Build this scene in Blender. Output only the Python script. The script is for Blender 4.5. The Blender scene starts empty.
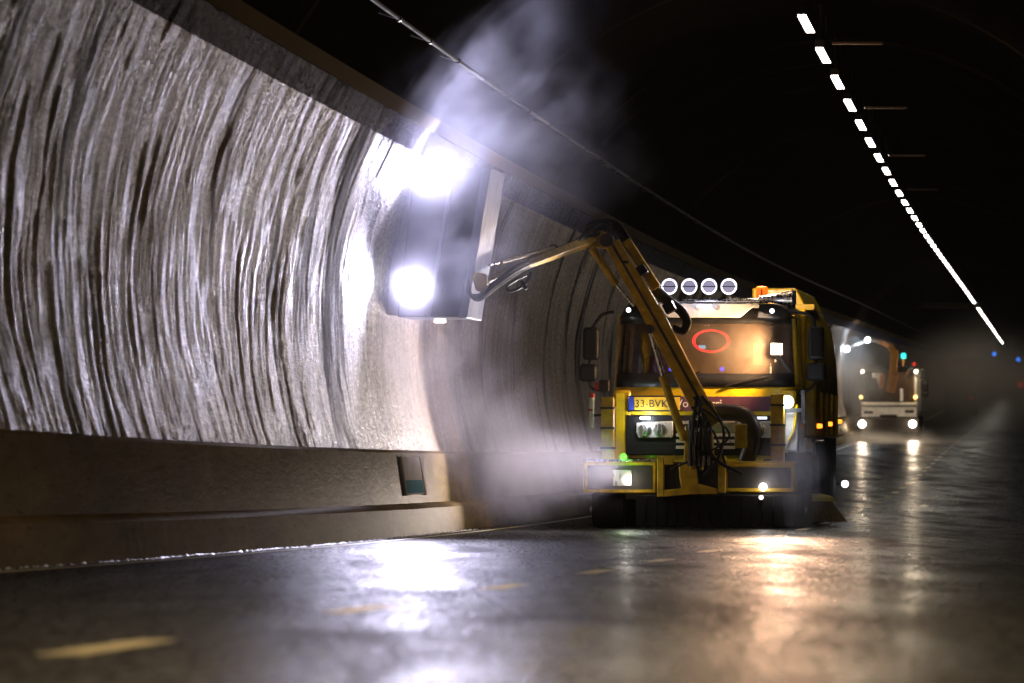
import bpy, bmesh, math, random
from mathutils import Vector, Matrix, Euler
random.seed(7)
R = math.radians
C = bpy.context.scene.collection
sc = bpy.context.scene

# ------------------------------------------------------------------ road path
KS = [0, 40, 80, 120, 160, 200, 300, 450, 700.]
KX = [0.0, 3.349, 7.009, 10.657, 14.277, 17.904, 27.068, 40.603, 63.107]
KZ = [0.521, -0.686, -1.637, -2.271, -2.632, -2.880, -3.651, -4.564, -5.981]
CAM_Z, EYE = 2.393, 0.9            # camera height in the scene, and above the road plane


def spline(K, Y):
    n = len(K); h = [K[i + 1] - K[i] for i in range(n - 1)]
    M = [0.0] * n; c = [0.0] * n; d = [0.0] * n
    for i in range(1, n - 1):      # tridiagonal, natural ends
        rhs = 6 * ((Y[i + 1] - Y[i]) / h[i] - (Y[i] - Y[i - 1]) / h[i - 1])
        den = 2 * (h[i - 1] + h[i]) - h[i - 1] * c[i - 1]
        c[i] = h[i] / den; d[i] = (rhs - h[i - 1] * d[i - 1]) / den
    for i in range(n - 2, 0, -1):
        M[i] = d[i] - c[i] * M[i + 1]

    def ev(x):
        if x <= K[0]:
            sl = (Y[1] - Y[0]) / h[0] - h[0] * M[1] / 6
            return Y[0] + sl * (x - K[0])
        if x >= K[-1]:
            sl = (Y[-1] - Y[-2]) / h[-1] + h[-1] * M[-2] / 6
            return Y[-1] + sl * (x - K[-1])
        k = 0
        while x > K[k + 1]:
            k += 1
        t, u, hh = x - K[k], K[k + 1] - x, h[k]
        return (M[k] * u ** 3 + M[k + 1] * t ** 3) / (6 * hh) + (Y[k] / hh - M[k] * hh / 6) * u + (Y[k + 1] / hh - M[k + 1] * hh / 6) * t
    return ev


_px, _pz = spline(KS, KX), spline(KS, KZ)


def path(s):
    """centre of the path at s metres from the camera; z is the road surface"""
    x = _px(s)
    if s > 660:
        x -= 0.00016 * (s - 660) ** 2
    return x, _pz(s) - EYE + CAM_Z


def P(s, a, b):
    x, z = path(s)
    return Vector((x + a, s, z + b))


# ------------------------------------------------------------------ camera, world, exposure
cam = bpy.data.cameras.new('camera'); camo = bpy.data.objects.new('camera', cam); C.objects.link(camo)
cam.lens = 200.0; cam.sensor_width = 36.0; cam.clip_start = 0.5; cam.clip_end = 3000
camo.location = (0, 0, CAM_Z); camo.rotation_euler = (R(90), 0, 0)
cam.dof.use_dof = True; cam.dof.focus_distance = 72.5; cam.dof.aperture_fstop = 4.5; cam.dof.aperture_blades = 9
sc.camera = camo
FPX = 200.0 / 36.0 * 1024

w = bpy.data.worlds.new('World'); sc.world = w; w.use_nodes = True
bg = w.node_tree.nodes['Background']; bg.inputs[0].default_value = (0.02, 0.025, 0.04, 1); bg.inputs[1].default_value = 0.02
sc.view_settings.view_transform = 'Standard'; sc.view_settings.look = 'None'
sc.view_settings.exposure = 0.0; sc.view_settings.gamma = 1.0
sc.render.engine = 'CYCLES'
cy = sc.cycles
cy.max_bounces = 4; cy.diffuse_bounces = 1; cy.glossy_bounces = 2; cy.transmission_bounces = 2; cy.transparent_max_bounces = 10
cy.volume_bounces = 1; cy.sample_clamp_indirect = 4.0; cy.sample_clamp_direct = 0
cy.caustics_reflective = False; cy.caustics_refractive = False
cy.use_denoising = True
cy.volume_step_rate = 2.0; cy.volume_max_steps = 32
cy.adaptive_threshold = .03


# ------------------------------------------------------------------ materials
def nodes(name):
    m = bpy.data.materials.new(name); m.use_nodes = True
    nt = m.node_tree; b = nt.nodes['Principled BSDF']
    return m, nt, b


def N(nt, kind, **kw):
    n = nt.nodes.new(kind)
    for k, v in kw.items():
        setattr(n, k, v)
    return n


def lk(nt, a, b):
    nt.links.new(a, b)


def ramp(nt, fac, stops):
    r = N(nt, 'ShaderNodeValToRGB')
    e = r.color_ramp.elements
    e[0].position, e[0].color = stops[0][0], (*stops[0][1], 1)
    e[1].position, e[1].color = stops[-1][0], (*stops[-1][1], 1)
    for p, c in stops[1:-1]:
        x = e.new(p); x.color = (*c, 1)
    lk(nt, fac, r.inputs[0])
    return r.outputs[0]


def noise(nt, vec, scale, detail=4, rough=0.55, dist=0.0):
    n = N(nt, 'ShaderNodeTexNoise')
    n.inputs['Scale'].default_value = scale; n.inputs['Detail'].default_value = detail
    n.inputs['Roughness'].default_value = rough; n.inputs['Distortion'].default_value = dist
    if vec is not None:
        lk(nt, vec, n.inputs['Vector'])
    return n.outputs[0]


def scaled(nt, vec, xyz):
    n = N(nt, 'ShaderNodeMapping'); n.inputs['Scale'].default_value = xyz
    lk(nt, vec, n.inputs['Vector'])
    return n.outputs[0]


def g3(v):
    return (v, v, v)


def mat(name, col, rough=0.5, metal=0.0, dirt=0.45, scale=5.0, dirtcol=None, bump=0.0, coat=0.0, spec=.5):
    """paint, metal, plastic or rubber with uneven dirt and gloss"""
    m, nt, b = nodes(name)
    co = N(nt, 'ShaderNodeTexCoord').outputs['Object']
    dc = dirtcol or (col[0] * .35 + .012, col[1] * .33 + .010, col[2] * .3 + .008)
    n1 = noise(nt, co, scale, 6, .65, .4)
    mid = tuple(col[i] * (1 - dirt * .5) + dc[i] * dirt * .5 for i in range(3))
    lo = tuple(col[i] * (1 - dirt) + dc[i] * dirt for i in range(3))
    lk(nt, ramp(nt, n1, [(.32, lo), (.5, mid), (.68, col)]), b.inputs['Base Color'])
    n2 = noise(nt, scaled(nt, co, (1, 1, .25)), scale * 3, 4)
    lk(nt, ramp(nt, n2, [(.3, g3(max(.05, rough - .12))), (.7, g3(min(1, rough + .18)))]), b.inputs['Roughness'])
    b.inputs['Metallic'].default_value = metal
    b.inputs['Coat Weight'].default_value = coat; b.inputs['Specular IOR Level'].default_value = spec
    if bump:
        bp = N(nt, 'ShaderNodeBump'); bp.inputs['Strength'].default_value = bump; bp.inputs['Distance'].default_value = .01
        lk(nt, noise(nt, co, scale * 8, 4), bp.inputs['Height']); lk(nt, bp.outputs[0], b.inputs['Normal'])
    return m


def glow(name, col, strength):
    m, nt, b = nodes(name)
    b.inputs['Base Color'].default_value = (*[min(1, c * .6) for c in col], 1); b.inputs['Roughness'].default_value = .3
    b.inputs['Emission Color'].default_value = (*col, 1); b.inputs['Emission Strength'].default_value = strength
    return m


YELLOW = mat('yellow_paint', (.82, .55, .008), .34, 0, .5, 3, (.10, .055, .012), coat=.25)
YELLOW_WORN = mat('worn_yellow_paint', (.70, .42, .010), .42, 0, .6, 6, (.07, .035, .012), bump=.15)
ORANGE_PAINT = mat('orange_paint', (.60, .22, .012), .4, 0, .4, 4)
BLACK = mat('black_plastic', (.008, .008, .010), .42, 0, .3, 6, (.016, .014, .013), spec=.25)
RUBBER = mat('rubber', (.007, .007, .008), .8, 0, .3, 9, (.014, .012, .010), bump=.3, spec=.1)
HOSE = mat('hydraulic_hose', (.011, .011, .014), .55, 0, .3, 12, spec=.3)
DARKSTEEL = mat('dark_steel', (.045, .042, .04), .45, .3, .6, 6, (.05, .03, .015), bump=.2)
STEEL = mat('bright_steel', (.62, .62, .64), .22, 1.0, .3, 8, (.2, .18, .16))
WHITE = mat('white_paint', (.72, .72, .68), .4, 0, .5, 5, (.22, .19, .15))
PURPLE = mat('plum_panel', (.085, .030, .060), .4, 0, .3, 4)
PLATE_Y = mat('plate_yellow', (.70, .45, .03), .4, 0, .35, 9)
PLATE_B = mat('plate_blue', (.02, .05, .35), .4, 0, .2, 9)
INK = mat('black_ink', (.02, .02, .02), .5, 0, .1)
LETTER = mat('white_lettering', (.78, .76, .74), .45, 0, .3, 8)
SILVER = mat('silver_trim', (.55, .54, .52), .32, .6, .4, 5)
COVER = mat('brush_cover_steel', (.030, .030, .055), .38, .3, .4, 3, (.08, .08, .10))
COVER_EDGE = mat('brush_cover_edge', (.17, .20, .32), .4, 0, .3, 4)
BRISTLE = mat('bristle', (.30, .20, .11), .7, 0, .5, 14)
REDPL = mat('red_plastic', (.45, .02, .012), .35, 0, .2, 8)
ORANGEPL = glow('orange_lens', (1.0, .16, .01), 1.1)
CLOTH = mat('orange_workwear', (.55, .12, .02), .8, 0, .35, 10)
SKIN = mat('skin', (.42, .26, .19), .55, 0, .2, 10)
HAIR = mat('dark_hair', (.03, .02, .015), .6, 0, .2, 20)
SEATM = mat('seat_fabric', (.03, .03, .035), .8, 0, .3, 10)
REDDISH = mat('red_board', (.36, .05, .03), .6, 0, .4, 3)
CONC = mat('pale_concrete', (.22, .17, .115), .6, 0, .5, 2.5, (.2, .15, .10), bump=.3)


def glass_mat(name, dirt=0.10, tint=(.55, .55, .52), heavier_right=False):
    """windscreen: see-through, mirror-like, with a film of dried road dirt"""
    m, nt, b = nodes(name); nt.nodes.remove(b)
    out = nt.nodes['Material Output']
    tr = N(nt, 'ShaderNodeBsdfTransparent'); tr.inputs[0].default_value = (*tint, 1)
    gl = N(nt, 'ShaderNodeBsdfGlossy'); gl.inputs['Roughness'].default_value = .03; gl.inputs[0].default_value = (1, 1, 1, 1)
    df = N(nt, 'ShaderNodeBsdfDiffuse'); df.inputs[0].default_value = (.34, .25, .19, 1)
    fr = N(nt, 'ShaderNodeFresnel'); fr.inputs[0].default_value = 1.5
    m1 = N(nt, 'ShaderNodeMixShader'); lk(nt, fr.outputs[0], m1.inputs[0]); lk(nt, tr.outputs[0], m1.inputs[1]); lk(nt, gl.outputs[0], m1.inputs[2])
    co = N(nt, 'ShaderNodeTexCoord').outputs['Object']
    n1 = noise(nt, scaled(nt, co, (1, 1, .6)), 9, 8, .7, .6)
    f = ramp(nt, n1, [(.3, g3(dirt * .55)), (.7, g3(dirt * 1.4))])
    if heavier_right:              # film graded left to right, putting the lamp's glow into the dirt
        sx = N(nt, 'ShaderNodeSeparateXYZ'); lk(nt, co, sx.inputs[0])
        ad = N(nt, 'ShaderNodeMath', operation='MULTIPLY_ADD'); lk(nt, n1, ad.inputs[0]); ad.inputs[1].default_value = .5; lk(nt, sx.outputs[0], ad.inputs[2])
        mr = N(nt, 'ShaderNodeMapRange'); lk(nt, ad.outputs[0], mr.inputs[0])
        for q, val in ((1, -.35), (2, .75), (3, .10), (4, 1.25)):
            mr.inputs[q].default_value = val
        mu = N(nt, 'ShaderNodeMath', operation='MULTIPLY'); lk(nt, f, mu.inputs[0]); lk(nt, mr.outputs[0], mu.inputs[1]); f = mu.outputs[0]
    m2 = N(nt, 'ShaderNodeMixShader'); lk(nt, f, m2.inputs[0]); lk(nt, m1.outputs[0], m2.inputs[1]); lk(nt, df.outputs[0], m2.inputs[2])
    lk(nt, m2.outputs[0], out.inputs[0])
    return m


GLASS = glass_mat('windscreen_glass', .17, heavier_right=True)
SIDEGLASS = glass_mat('side_window_glass', .05)
HEADLENS = glass_mat('lamp_lens_glass', .04, (.9, .9, .9))


def road_mat():
    m, nt, b = nodes('wet_asphalt')
    co = N(nt, 'ShaderNodeTexCoord').outputs['Object']
    grain = noise(nt, scaled(nt, co, (1, .10, 1)), 30, 4, .8)
    patch = noise(nt, scaled(nt, co, (1.0, .12, 1)), 1.6, 6, .65, .4)
    track = noise(nt, scaled(nt, co, (1.0, .03, 1)), 1.6, 4, .6, .2)
    lk(nt, ramp(nt, grain, [(.25, (.004, .004, .0045)), (.55, (.018, .0175, .017)), (.8, (.06, .057, .054))]), b.inputs['Base Color'])
    mx = N(nt, 'ShaderNodeMath', operation='MULTIPLY_ADD'); lk(nt, patch, mx.inputs[0]); mx.inputs[1].default_value = .65
    m2 = N(nt, 'ShaderNodeMath', operation='MULTIPLY'); lk(nt, track, m2.inputs[0]); m2.inputs[1].default_value = .35
    lk(nt, m2.outputs[0], mx.inputs[2])
    wet = mx.outputs[0]
    rg = N(nt, 'ShaderNodeMath', operation='MULTIPLY_ADD'); lk(nt, grain, rg.inputs[0]); rg.inputs[1].default_value = .6; rg.inputs[2].default_value = -.30
    r2 = N(nt, 'ShaderNodeMath', operation='ADD'); r2.use_clamp = True; lk(nt, rg.outputs[0], r2.inputs[0])
    lk(nt, ramp(nt, wet, [(.36, g3(.25)), (.47, g3(.285)), (.62, g3(.33))]), r2.inputs[1]); lk(nt, r2.outputs[0], b.inputs['Roughness'])
    bp = N(nt, 'ShaderNodeBump'); bp.inputs['Distance'].default_value = .018
    lk(nt, ramp(nt, wet, [(.36, g3(.25)), (.60, g3(.6))]), bp.inputs['Strength'])
    lk(nt, grain, bp.inputs['Height']); lk(nt, bp.outputs[0], b.inputs['Normal'])
    b.inputs['IOR'].default_value = 1.38
    d = N(nt, 'ShaderNodeBsdfDiffuse'); lk(nt, b.inputs['Base Color'].links[0].from_socket, d.inputs['Color'])
    gp = N(nt, 'ShaderNodeMath', operation='MULTIPLY_ADD'); lk(nt, grain, gp.inputs[0]); gp.inputs[1].default_value = 1.1; gp.inputs[2].default_value = -.55
    wf = N(nt, 'ShaderNodeMath', operation='ADD'); wf.use_clamp = True; lk(nt, gp.outputs[0], wf.inputs[0])
    lk(nt, ramp(nt, wet, [(.36, g3(.80)), (.48, g3(.55)), (.62, g3(.26))]), wf.inputs[1])
    x = N(nt, 'ShaderNodeMixShader'); lk(nt, wf.outputs[0], x.inputs[0]); lk(nt, d.outputs[0], x.inputs[1]); lk(nt, b.outputs[0], x.inputs[2])
    lk(nt, x.outputs[0], nt.nodes['Material Output'].inputs['Surface'])
    return m


def wall_mat(name, base, stain, dark, amount=.5, relief=1.0, rough=(.32, .62), spec=.5, dry=False):
    """wet lining: UV is metres along the tunnel and metres up the wall, water runs down in wavering streaks"""
    m, nt, b = nodes(name)
    uv = N(nt, 'ShaderNodeUVMap').outputs[0]
    warp = noise(nt, scaled(nt, uv, (.45, .50, 1)), 1.0, 6, .55)
    wv = N(nt, 'ShaderNodeCombineXYZ')
    mm = N(nt, 'ShaderNodeMath', operation='MULTIPLY_ADD'); lk(nt, warp, mm.inputs[0]); mm.inputs[1].default_value = 2.0; mm.inputs[2].default_value = -1.0
    lk(nt, mm.outputs[0], wv.inputs[0])
    ad = N(nt, 'ShaderNodeVectorMath', operation='ADD'); lk(nt, uv, ad.inputs[0]); lk(nt, wv.outputs[0], ad.inputs[1])
    v = ad.outputs[0]
    broad = noise(nt, scaled(nt, v, (1.7, .22, 1)), 1.0, 6, .65)
    fine = noise(nt, scaled(nt, v, (3.6, .40, 1)), 1.0, 7, .75)
    hair = noise(nt, scaled(nt, v, (6.5, .9, 1)), 1.0, 5, .75)
    pebble = noise(nt, scaled(nt, uv, (5, 18, 1)), 1.0, 5, .8)
    st = noise(nt, scaled(nt, v, (.30, .10, 1)), 1.0, 5, .7)
    stm = ramp(nt, st, [(.55, g3(0)), (.59, g3(amount)), (.64, g3(1))])
    c1 = ramp(nt, fine, [(.32, tuple(x * .42 for x in base)), (.46, tuple(x * .85 for x in base)), (.66, tuple(min(1, x * 1.4) for x in base))])
    mix = N(nt, 'ShaderNodeMix', data_type='RGBA'); lk(nt, stm, mix.inputs[0]); lk(nt, c1, mix.inputs[6]); mix.inputs[7].default_value = (*stain, 1)
    # thin dark runs
    run = ramp(nt, broad, [(.22, g3(1)), (.28, g3(0))])
    mix2 = N(nt, 'ShaderNodeMix', data_type='RGBA'); lk(nt, run, mix2.inputs[0]); lk(nt, mix.outputs[2], mix2.inputs[6]); mix2.inputs[7].default_value = (*dark, 1)
    mp = N(nt, 'ShaderNodeMix', data_type='RGBA', blend_type='MULTIPLY'); mp.inputs[0].default_value = 1
    lk(nt, mix2.outputs[2], mp.inputs[6]); lk(nt, ramp(nt, pebble, [(.36, g3(.45)), (.5, g3(.9)), (.64, g3(1.4))]), mp.inputs[7])
    lk(nt, mp.outputs[2], b.inputs['Base Color'])
    rr = ramp(nt, hair, [(.3, g3(rough[0])), (.7, g3(rough[1]))])
    mr = N(nt, 'ShaderNodeMix', data_type='RGBA'); lk(nt, stm, mr.inputs[0]); lk(nt, rr, mr.inputs[6]); mr.inputs[7].default_value = (.95, .95, .95, 1)
    lk(nt, mr.outputs[2], b.inputs['Roughness'])
    b.inputs['Specular IOR Level'].default_value = spec
    prev = None
    for h, d in ((fine, .045 * relief), (hair, .05 * relief), (pebble, .05 * relief)):
        bp = N(nt, 'ShaderNodeBump'); bp.inputs['Strength'].default_value = 1; bp.inputs['Distance'].default_value = d
        lk(nt, h, bp.inputs['Height'])
        if prev is not None:
            lk(nt, prev, bp.inputs['Normal'])
        prev = bp.outputs[0]
    lk(nt, prev, b.inputs['Normal'])
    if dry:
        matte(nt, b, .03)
    return m


def matte(nt, b, film=0):
    """dry concrete: replace the glossy surface by a plain diffuse one"""
    d = N(nt, 'ShaderNodeBsdfDiffuse'); d.inputs['Roughness'].default_value = .6
    for nm, to in (('Base Color', 'Color'), ('Normal', 'Normal')):
        if b.inputs[nm].is_linked:
            lk(nt, b.inputs[nm].links[0].from_socket, d.inputs[to])
    if film:
        g = N(nt, 'ShaderNodeBsdfGlossy'); g.inputs['Roughness'].default_value = .42; g.inputs['Color'].default_value = (.9, .85, .75, 1)
        lk(nt, d.inputs['Normal'].links[0].from_socket, g.inputs['Normal'])
        x = N(nt, 'ShaderNodeMixShader'); x.inputs[0].default_value = film; lk(nt, d.outputs[0], x.inputs[1]); lk(nt, g.outputs[0], x.inputs[2]); d = x
    lk(nt, d.outputs[0], nt.nodes['Material Output'].inputs['Surface']); nt.nodes.remove(b)


def barrier_mat():
    m, nt, b = nodes('damp_barrier_concrete')
    uv = N(nt, 'ShaderNodeUVMap').outputs[0]
    blot = noise(nt, scaled(nt, uv, (.35, 1.6, 1)), 1.0, 6, .65, .4)
    pits = noise(nt, scaled(nt, uv, (2.6, 16, 1)), 1.0, 4, .7)
    drip = noise(nt, scaled(nt, uv, (2.4, .8, 1)), 1.0, 5, .6)
    c = ramp(nt, blot, [(.3, (.075, .050, .020)), (.5, (.155, .108, .050)), (.72, (.24, .175, .09))])
    mx = N(nt, 'ShaderNodeMix', data_type='RGBA', blend_type='MULTIPLY'); mx.inputs[0].default_value = 1
    lk(nt, c, mx.inputs[6]); lk(nt, ramp(nt, pits, [(.30, g3(.3)), (.42, g3(1))]), mx.inputs[7])
    # joints between the cast lengths
    sx = N(nt, 'ShaderNodeSeparateXYZ'); lk(nt, uv, sx.inputs[0])
    fr = N(nt, 'ShaderNodeMath', operation='PINGPONG'); lk(nt, sx.outputs[0], fr.inputs[0]); fr.inputs[1].default_value = 6.0
    jn = ramp(nt, fr.outputs[0], [(.0, g3(.25)), (.012, g3(1))])
    mj = N(nt, 'ShaderNodeMix', data_type='RGBA', blend_type='MULTIPLY'); mj.inputs[0].default_value = 1
    lk(nt, mx.outputs[2], mj.inputs[6]); lk(nt, jn, mj.inputs[7])
    lk(nt, mj.outputs[2], b.inputs['Base Color'])
    b.inputs['Specular IOR Level'].default_value = .06
    lk(nt, ramp(nt, drip, [(.3, g3(.45)), (.7, g3(.75))]), b.inputs['Roughness'])
    p = None
    for h, d in ((drip, .012), (pits, .006)):
        bp = N(nt, 'ShaderNodeBump'); bp.inputs['Strength'].default_value = .8; bp.inputs['Distance'].default_value = d
        lk(nt, h, bp.inputs['Height'])
        if p is not None:
            lk(nt, p, bp.inputs['Normal'])
        p = bp.outputs[0]
    lk(nt, p, b.inputs['Normal'])
    matte(nt, b, .012)
    return m


def vault_mat():
    m, nt, b = nodes('sooty_vault_concrete')
    uv = N(nt, 'ShaderNodeUVMap').outputs[0]
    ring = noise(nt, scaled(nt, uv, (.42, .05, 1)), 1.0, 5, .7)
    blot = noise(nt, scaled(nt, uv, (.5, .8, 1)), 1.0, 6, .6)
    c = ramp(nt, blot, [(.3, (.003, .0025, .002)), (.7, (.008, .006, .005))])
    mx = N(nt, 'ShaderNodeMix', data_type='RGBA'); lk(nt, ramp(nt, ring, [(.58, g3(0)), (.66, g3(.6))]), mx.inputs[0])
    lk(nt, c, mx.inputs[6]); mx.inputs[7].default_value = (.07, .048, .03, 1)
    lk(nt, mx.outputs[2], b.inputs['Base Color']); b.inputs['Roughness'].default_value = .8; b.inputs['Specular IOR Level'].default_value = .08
    bp = N(nt, 'ShaderNodeBump'); bp.inputs['Distance'].default_value = .018; lk(nt, ring, bp.inputs['Height']); lk(nt, bp.outputs[0], b.inputs['Normal'])
    matte(nt, b)
    return m


ROAD = road_mat()
WALL = wall_mat('wet_wall_lining', (.38, .295, .235), (.05, .022, .004), (.07, .040, .016))
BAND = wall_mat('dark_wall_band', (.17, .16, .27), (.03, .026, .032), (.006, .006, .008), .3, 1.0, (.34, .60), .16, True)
BARRIER = barrier_mat()
VAULT = vault_mat()
LINEW = mat('road_paint', (.90, .78, .50), .42, .2, .3, 6, (.4, .34, .2))
GLINT = mat('foam', (.78, .78, .80), .35, 0, .3, 12)  # white of the painted reflection along the kerb


# ------------------------------------------------------------------ mesh builders
class MB:
    def __init__(self):
        self.v, self.f = [], []

    def add(self, vs, fs):
        o = len(self.v); self.v += [tuple(p) for p in vs]; self.f += [tuple(i + o for i in q) for q in fs]
        return self

    def hexa(self, p):             # 8 corners: bottom 4 then top 4, counter-clockwise
        return self.add(p, [(3, 2, 1, 0), (4, 5, 6, 7), (0, 1, 5, 4), (1, 2, 6, 5), (2, 3, 7, 6), (3, 0, 4, 7)])

    def box(self, x0, x1, y0, y1, z0, z1):
        return self.hexa([(x0, y0, z0), (x1, y0, z0), (x1, y1, z0), (x0, y1, z0), (x0, y0, z1), (x1, y0, z1), (x1, y1, z1), (x0, y1, z1)])

    def bar(self, a, b, wd, ht, wd2=None, ht2=None, side=(0, 1, 0)):
        """box section from a to b; wd along 'side', ht across"""
        a, b = Vector(a), Vector(b); d = (b - a).normalized()
        s = Vector(side); s = (s - d * s.dot(d)).normalized(); n = d.cross(s)
        w2, h2 = wd2 or wd, ht2 or ht
        q = []
        for p, w_, h_ in ((a, wd, ht), (b, w2, h2)):
            q += [p - s * w_ / 2 - n * h_ / 2, p + s * w_ / 2 - n * h_ / 2, p + s * w_ / 2 + n * h_ / 2, p - s * w_ / 2 + n * h_ / 2]
        return self.hexa(q)

    def tube(self, pts, r, n=10, r2=None, cap=True):
        pts = [Vector(p) for p in pts]; m = len(pts); vs = []; up = None
        for i, p in enumerate(pts):
            d = (pts[min(i + 1, m - 1)] - pts[max(i - 1, 0)]).normalized()
            if up is None:
                up = Vector((0, 0, 1)) if abs(d.z) < .9 else Vector((1, 0, 0))
            s = d.cross(up).normalized(); up = s.cross(d)
            rr = r if r2 is None else r + (r2 - r) * i / (m - 1)
            for k in range(n):
                t = 2 * math.pi * k / n
                vs.append(p + s * math.cos(t) * rr + up * math.sin(t) * rr)
        fs = [(i * n + k, i * n + (k + 1) % n, (i + 1) * n + (k + 1) % n, (i + 1) * n + k) for i in range(m - 1) for k in range(n)]
        if cap:
            fs += [tuple(range(n))[::-1], tuple((m - 1) * n + k for k in range(n))]
        return self.add(vs, fs)

    def lathe(self, o, axis, prof, n=24):
        """prof: (distance along axis, radius) pairs"""
        o, ax = Vector(o), Vector(axis).normalized()
        u = Vector((0, 0, 1)) if abs(ax.z) < .9 else Vector((1, 0, 0))
        s = ax.cross(u).normalized(); u = s.cross(ax); vs = []
        for d, r in prof:
            for k in range(n):
                t = 2 * math.pi * k / n
                vs.append(o + ax * d + (s * math.cos(t) + u * math.sin(t)) * r)
        m = len(prof)
        fs = [(i * n + k, i * n + (k + 1) % n, (i + 1) * n + (k + 1) % n, (i + 1) * n + k) for i in range(m - 1) for k in range(n)]
        fs += [tuple(range(n))[::-1], tuple((m - 1) * n + k for k in range(n))]
        return self.add(vs, fs)

    def prism(self, poly, axis, d0, d1):
        """poly of 2-D points, extruded along 'y' (x,z points), 'x' (y,z) or 'z' (x,y)"""
        mk = {'y': lambda p, d: (p[0], d, p[1]), 'x': lambda p, d: (d, p[0], p[1]), 'z': lambda p, d: (p[0], p[1], d)}[axis]
        n = len(poly)
        vs = [mk(p, d0) for p in poly] + [mk(p, d1) for p in poly]
        return self.add(vs, [tuple(range(n))[::-1], tuple(range(n, 2 * n))] + [(i, (i + 1) % n, n + (i + 1) % n, n + i) for i in range(n)])

    def build(self, name, m, parent=None, bevel=0.0, smooth=True, seg=2):
        me = bpy.data.meshes.new(name); me.from_pydata(self.v, [], self.f)
        bm = bmesh.new(); bm.from_mesh(me); bmesh.ops.recalc_face_normals(bm, faces=bm.faces); bm.to_mesh(me); bm.free()
        me.materials.append(m)
        o = bpy.data.objects.new(name, me); C.objects.link(o)
        if parent is not None:
            o.parent = parent
        if bevel:
            b = o.modifiers.new('bevel', 'BEVEL'); b.width = bevel; b.segments = seg; b.limit_method = 'ANGLE'; b.angle_limit = R(35)
        if smooth:
            for p in me.polygons:
                p.use_smooth = True
            me.set_sharp_from_angle(angle=R(38))
        return o


def smooth_pts(ctrl, n=10):
    """Catmull-Rom through control points"""
    c = [Vector(p) for p in ctrl]; c = [c[0] * 2 - c[1]] + c + [c[-1] * 2 - c[-2]]; out = []
    for i in range(1, len(c) - 2):
        for k in range(n):
            t = k / n; a, b, d, e = c[i - 1], c[i], c[i + 1], c[i + 2]
            out.append(.5 * ((2 * b) + (d - a) * t + (2 * a - 5 * b + 4 * d - e) * t * t + (3 * b - a - 3 * d + e) * t ** 3))
    out.append(c[-2])
    return out


def tag(o, label=None, cat=None, group=None, kind=None):
    if label: o['label'] = label
    if cat: o['category'] = cat
    if group: o['group'] = group
    if kind: o['kind'] = kind
    return o


def empty(name, loc, rot=(0, 0, 0)):
    o = bpy.data.objects.new(name, None); C.objects.link(o); o.location = loc; o.rotation_euler = rot
    o.empty_display_size = .3
    return o


def lettering(name, s, m, parent, loc, size, rot=(R(90), 0, 0), ext=.003, align='LEFT'):
    cu = bpy.data.curves.new(name, 'FONT'); cu.body = s; cu.size = size; cu.extrude = ext; cu.align_x = align; cu.align_y = 'CENTER'
    t = bpy.data.objects.new(name, cu); C.objects.link(t)
    me = bpy.data.meshes.new_from_object(t.evaluated_get(bpy.context.evaluated_depsgraph_get()))
    bpy.data.objects.remove(t); bpy.data.curves.remove(cu); me.materials.clear(); me.materials.append(m)
    o = bpy.data.objects.new(name, me); C.objects.link(o); o.parent = parent; o.location = loc; o.rotation_euler = rot
    return o


def lamp(name, kind, loc, power, col, parent=None, size=.08, aim=None, cone=120, blend=.5):
    """the light given off by a lamp that is modelled beside it"""
    d = bpy.data.lights.new(name, kind); d.energy = power; d.color = col; d.shadow_soft_size = size
    o = bpy.data.objects.new(name, d); C.objects.link(o); o.location = loc
    if kind == 'SPOT':
        d.spot_size = R(cone); d.spot_blend = blend
        o.rotation_euler = Vector(aim).to_track_quat('-Z', 'Y').to_euler()
    if parent is not None:
        o.parent = parent
    return o


def slist(s0, s1, fine=2.0, coarse=8.0, far=160):
    out = [s0]
    while out[-1] < s1:
        out.append(min(s1, out[-1] + (fine if out[-1] < far else coarse)))
    return out


def sweep(name, prof, ss, m, parent=None, closed=False, smooth=True, relief=None):
    """carry a profile of (across, up) points along the road; UV = metres along, metres round the profile"""
    arc = [0]
    for i in range(1, len(prof)):
        arc.append(arc[-1] + math.dist(prof[i], prof[i - 1]))
    n = len(prof); vs = [P(s, a, b) for s in ss for a, b in prof]
    if relief:
        vs = []
        for s in ss:
            for k, (a, b) in enumerate(prof):
                d = relief(s, arc[k]); ca, cb = a - CA, b - CB; r_ = math.hypot(ca, cb)
                vs.append(P(s, a - ca / r_ * d, b - cb / r_ * d))
    fs, uv = [], []
    for i in range(len(ss) - 1):
        for k in range(n - 1):
            fs.append((i * n + k, i * n + k + 1, (i + 1) * n + k + 1, (i + 1) * n + k))
            uv += [(ss[i], arc[k]), (ss[i], arc[k + 1]), (ss[i + 1], arc[k + 1]), (ss[i + 1], arc[k])]
        if closed:
            fs.append((i * n + n - 1, i * n, (i + 1) * n, (i + 1) * n + n - 1))
            uv += [(ss[i], arc[-1]), (ss[i], arc[-1] + .2), (ss[i + 1], arc[-1] + .2), (ss[i + 1], arc[-1])]
    if closed:
        fs += [tuple(range(n)), tuple(range((len(ss) - 1) * n, len(ss) * n))[::-1]]
        uv += [(0, 0)] * (2 * n)
    me = bpy.data.meshes.new(name); me.from_pydata(vs, [], fs)
    l = me.uv_layers.new(name='UVMap')
    for i, q in enumerate(uv):
        l.data[i].uv = q
    me.materials.append(m)
    o = bpy.data.objects.new(name, me); C.objects.link(o)
    if smooth:
        for p in me.polygons:
            p.use_smooth = True
        me.set_sharp_from_angle(angle=R(30))
    if parent is not None:
        o.parent = parent
    return o


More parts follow.
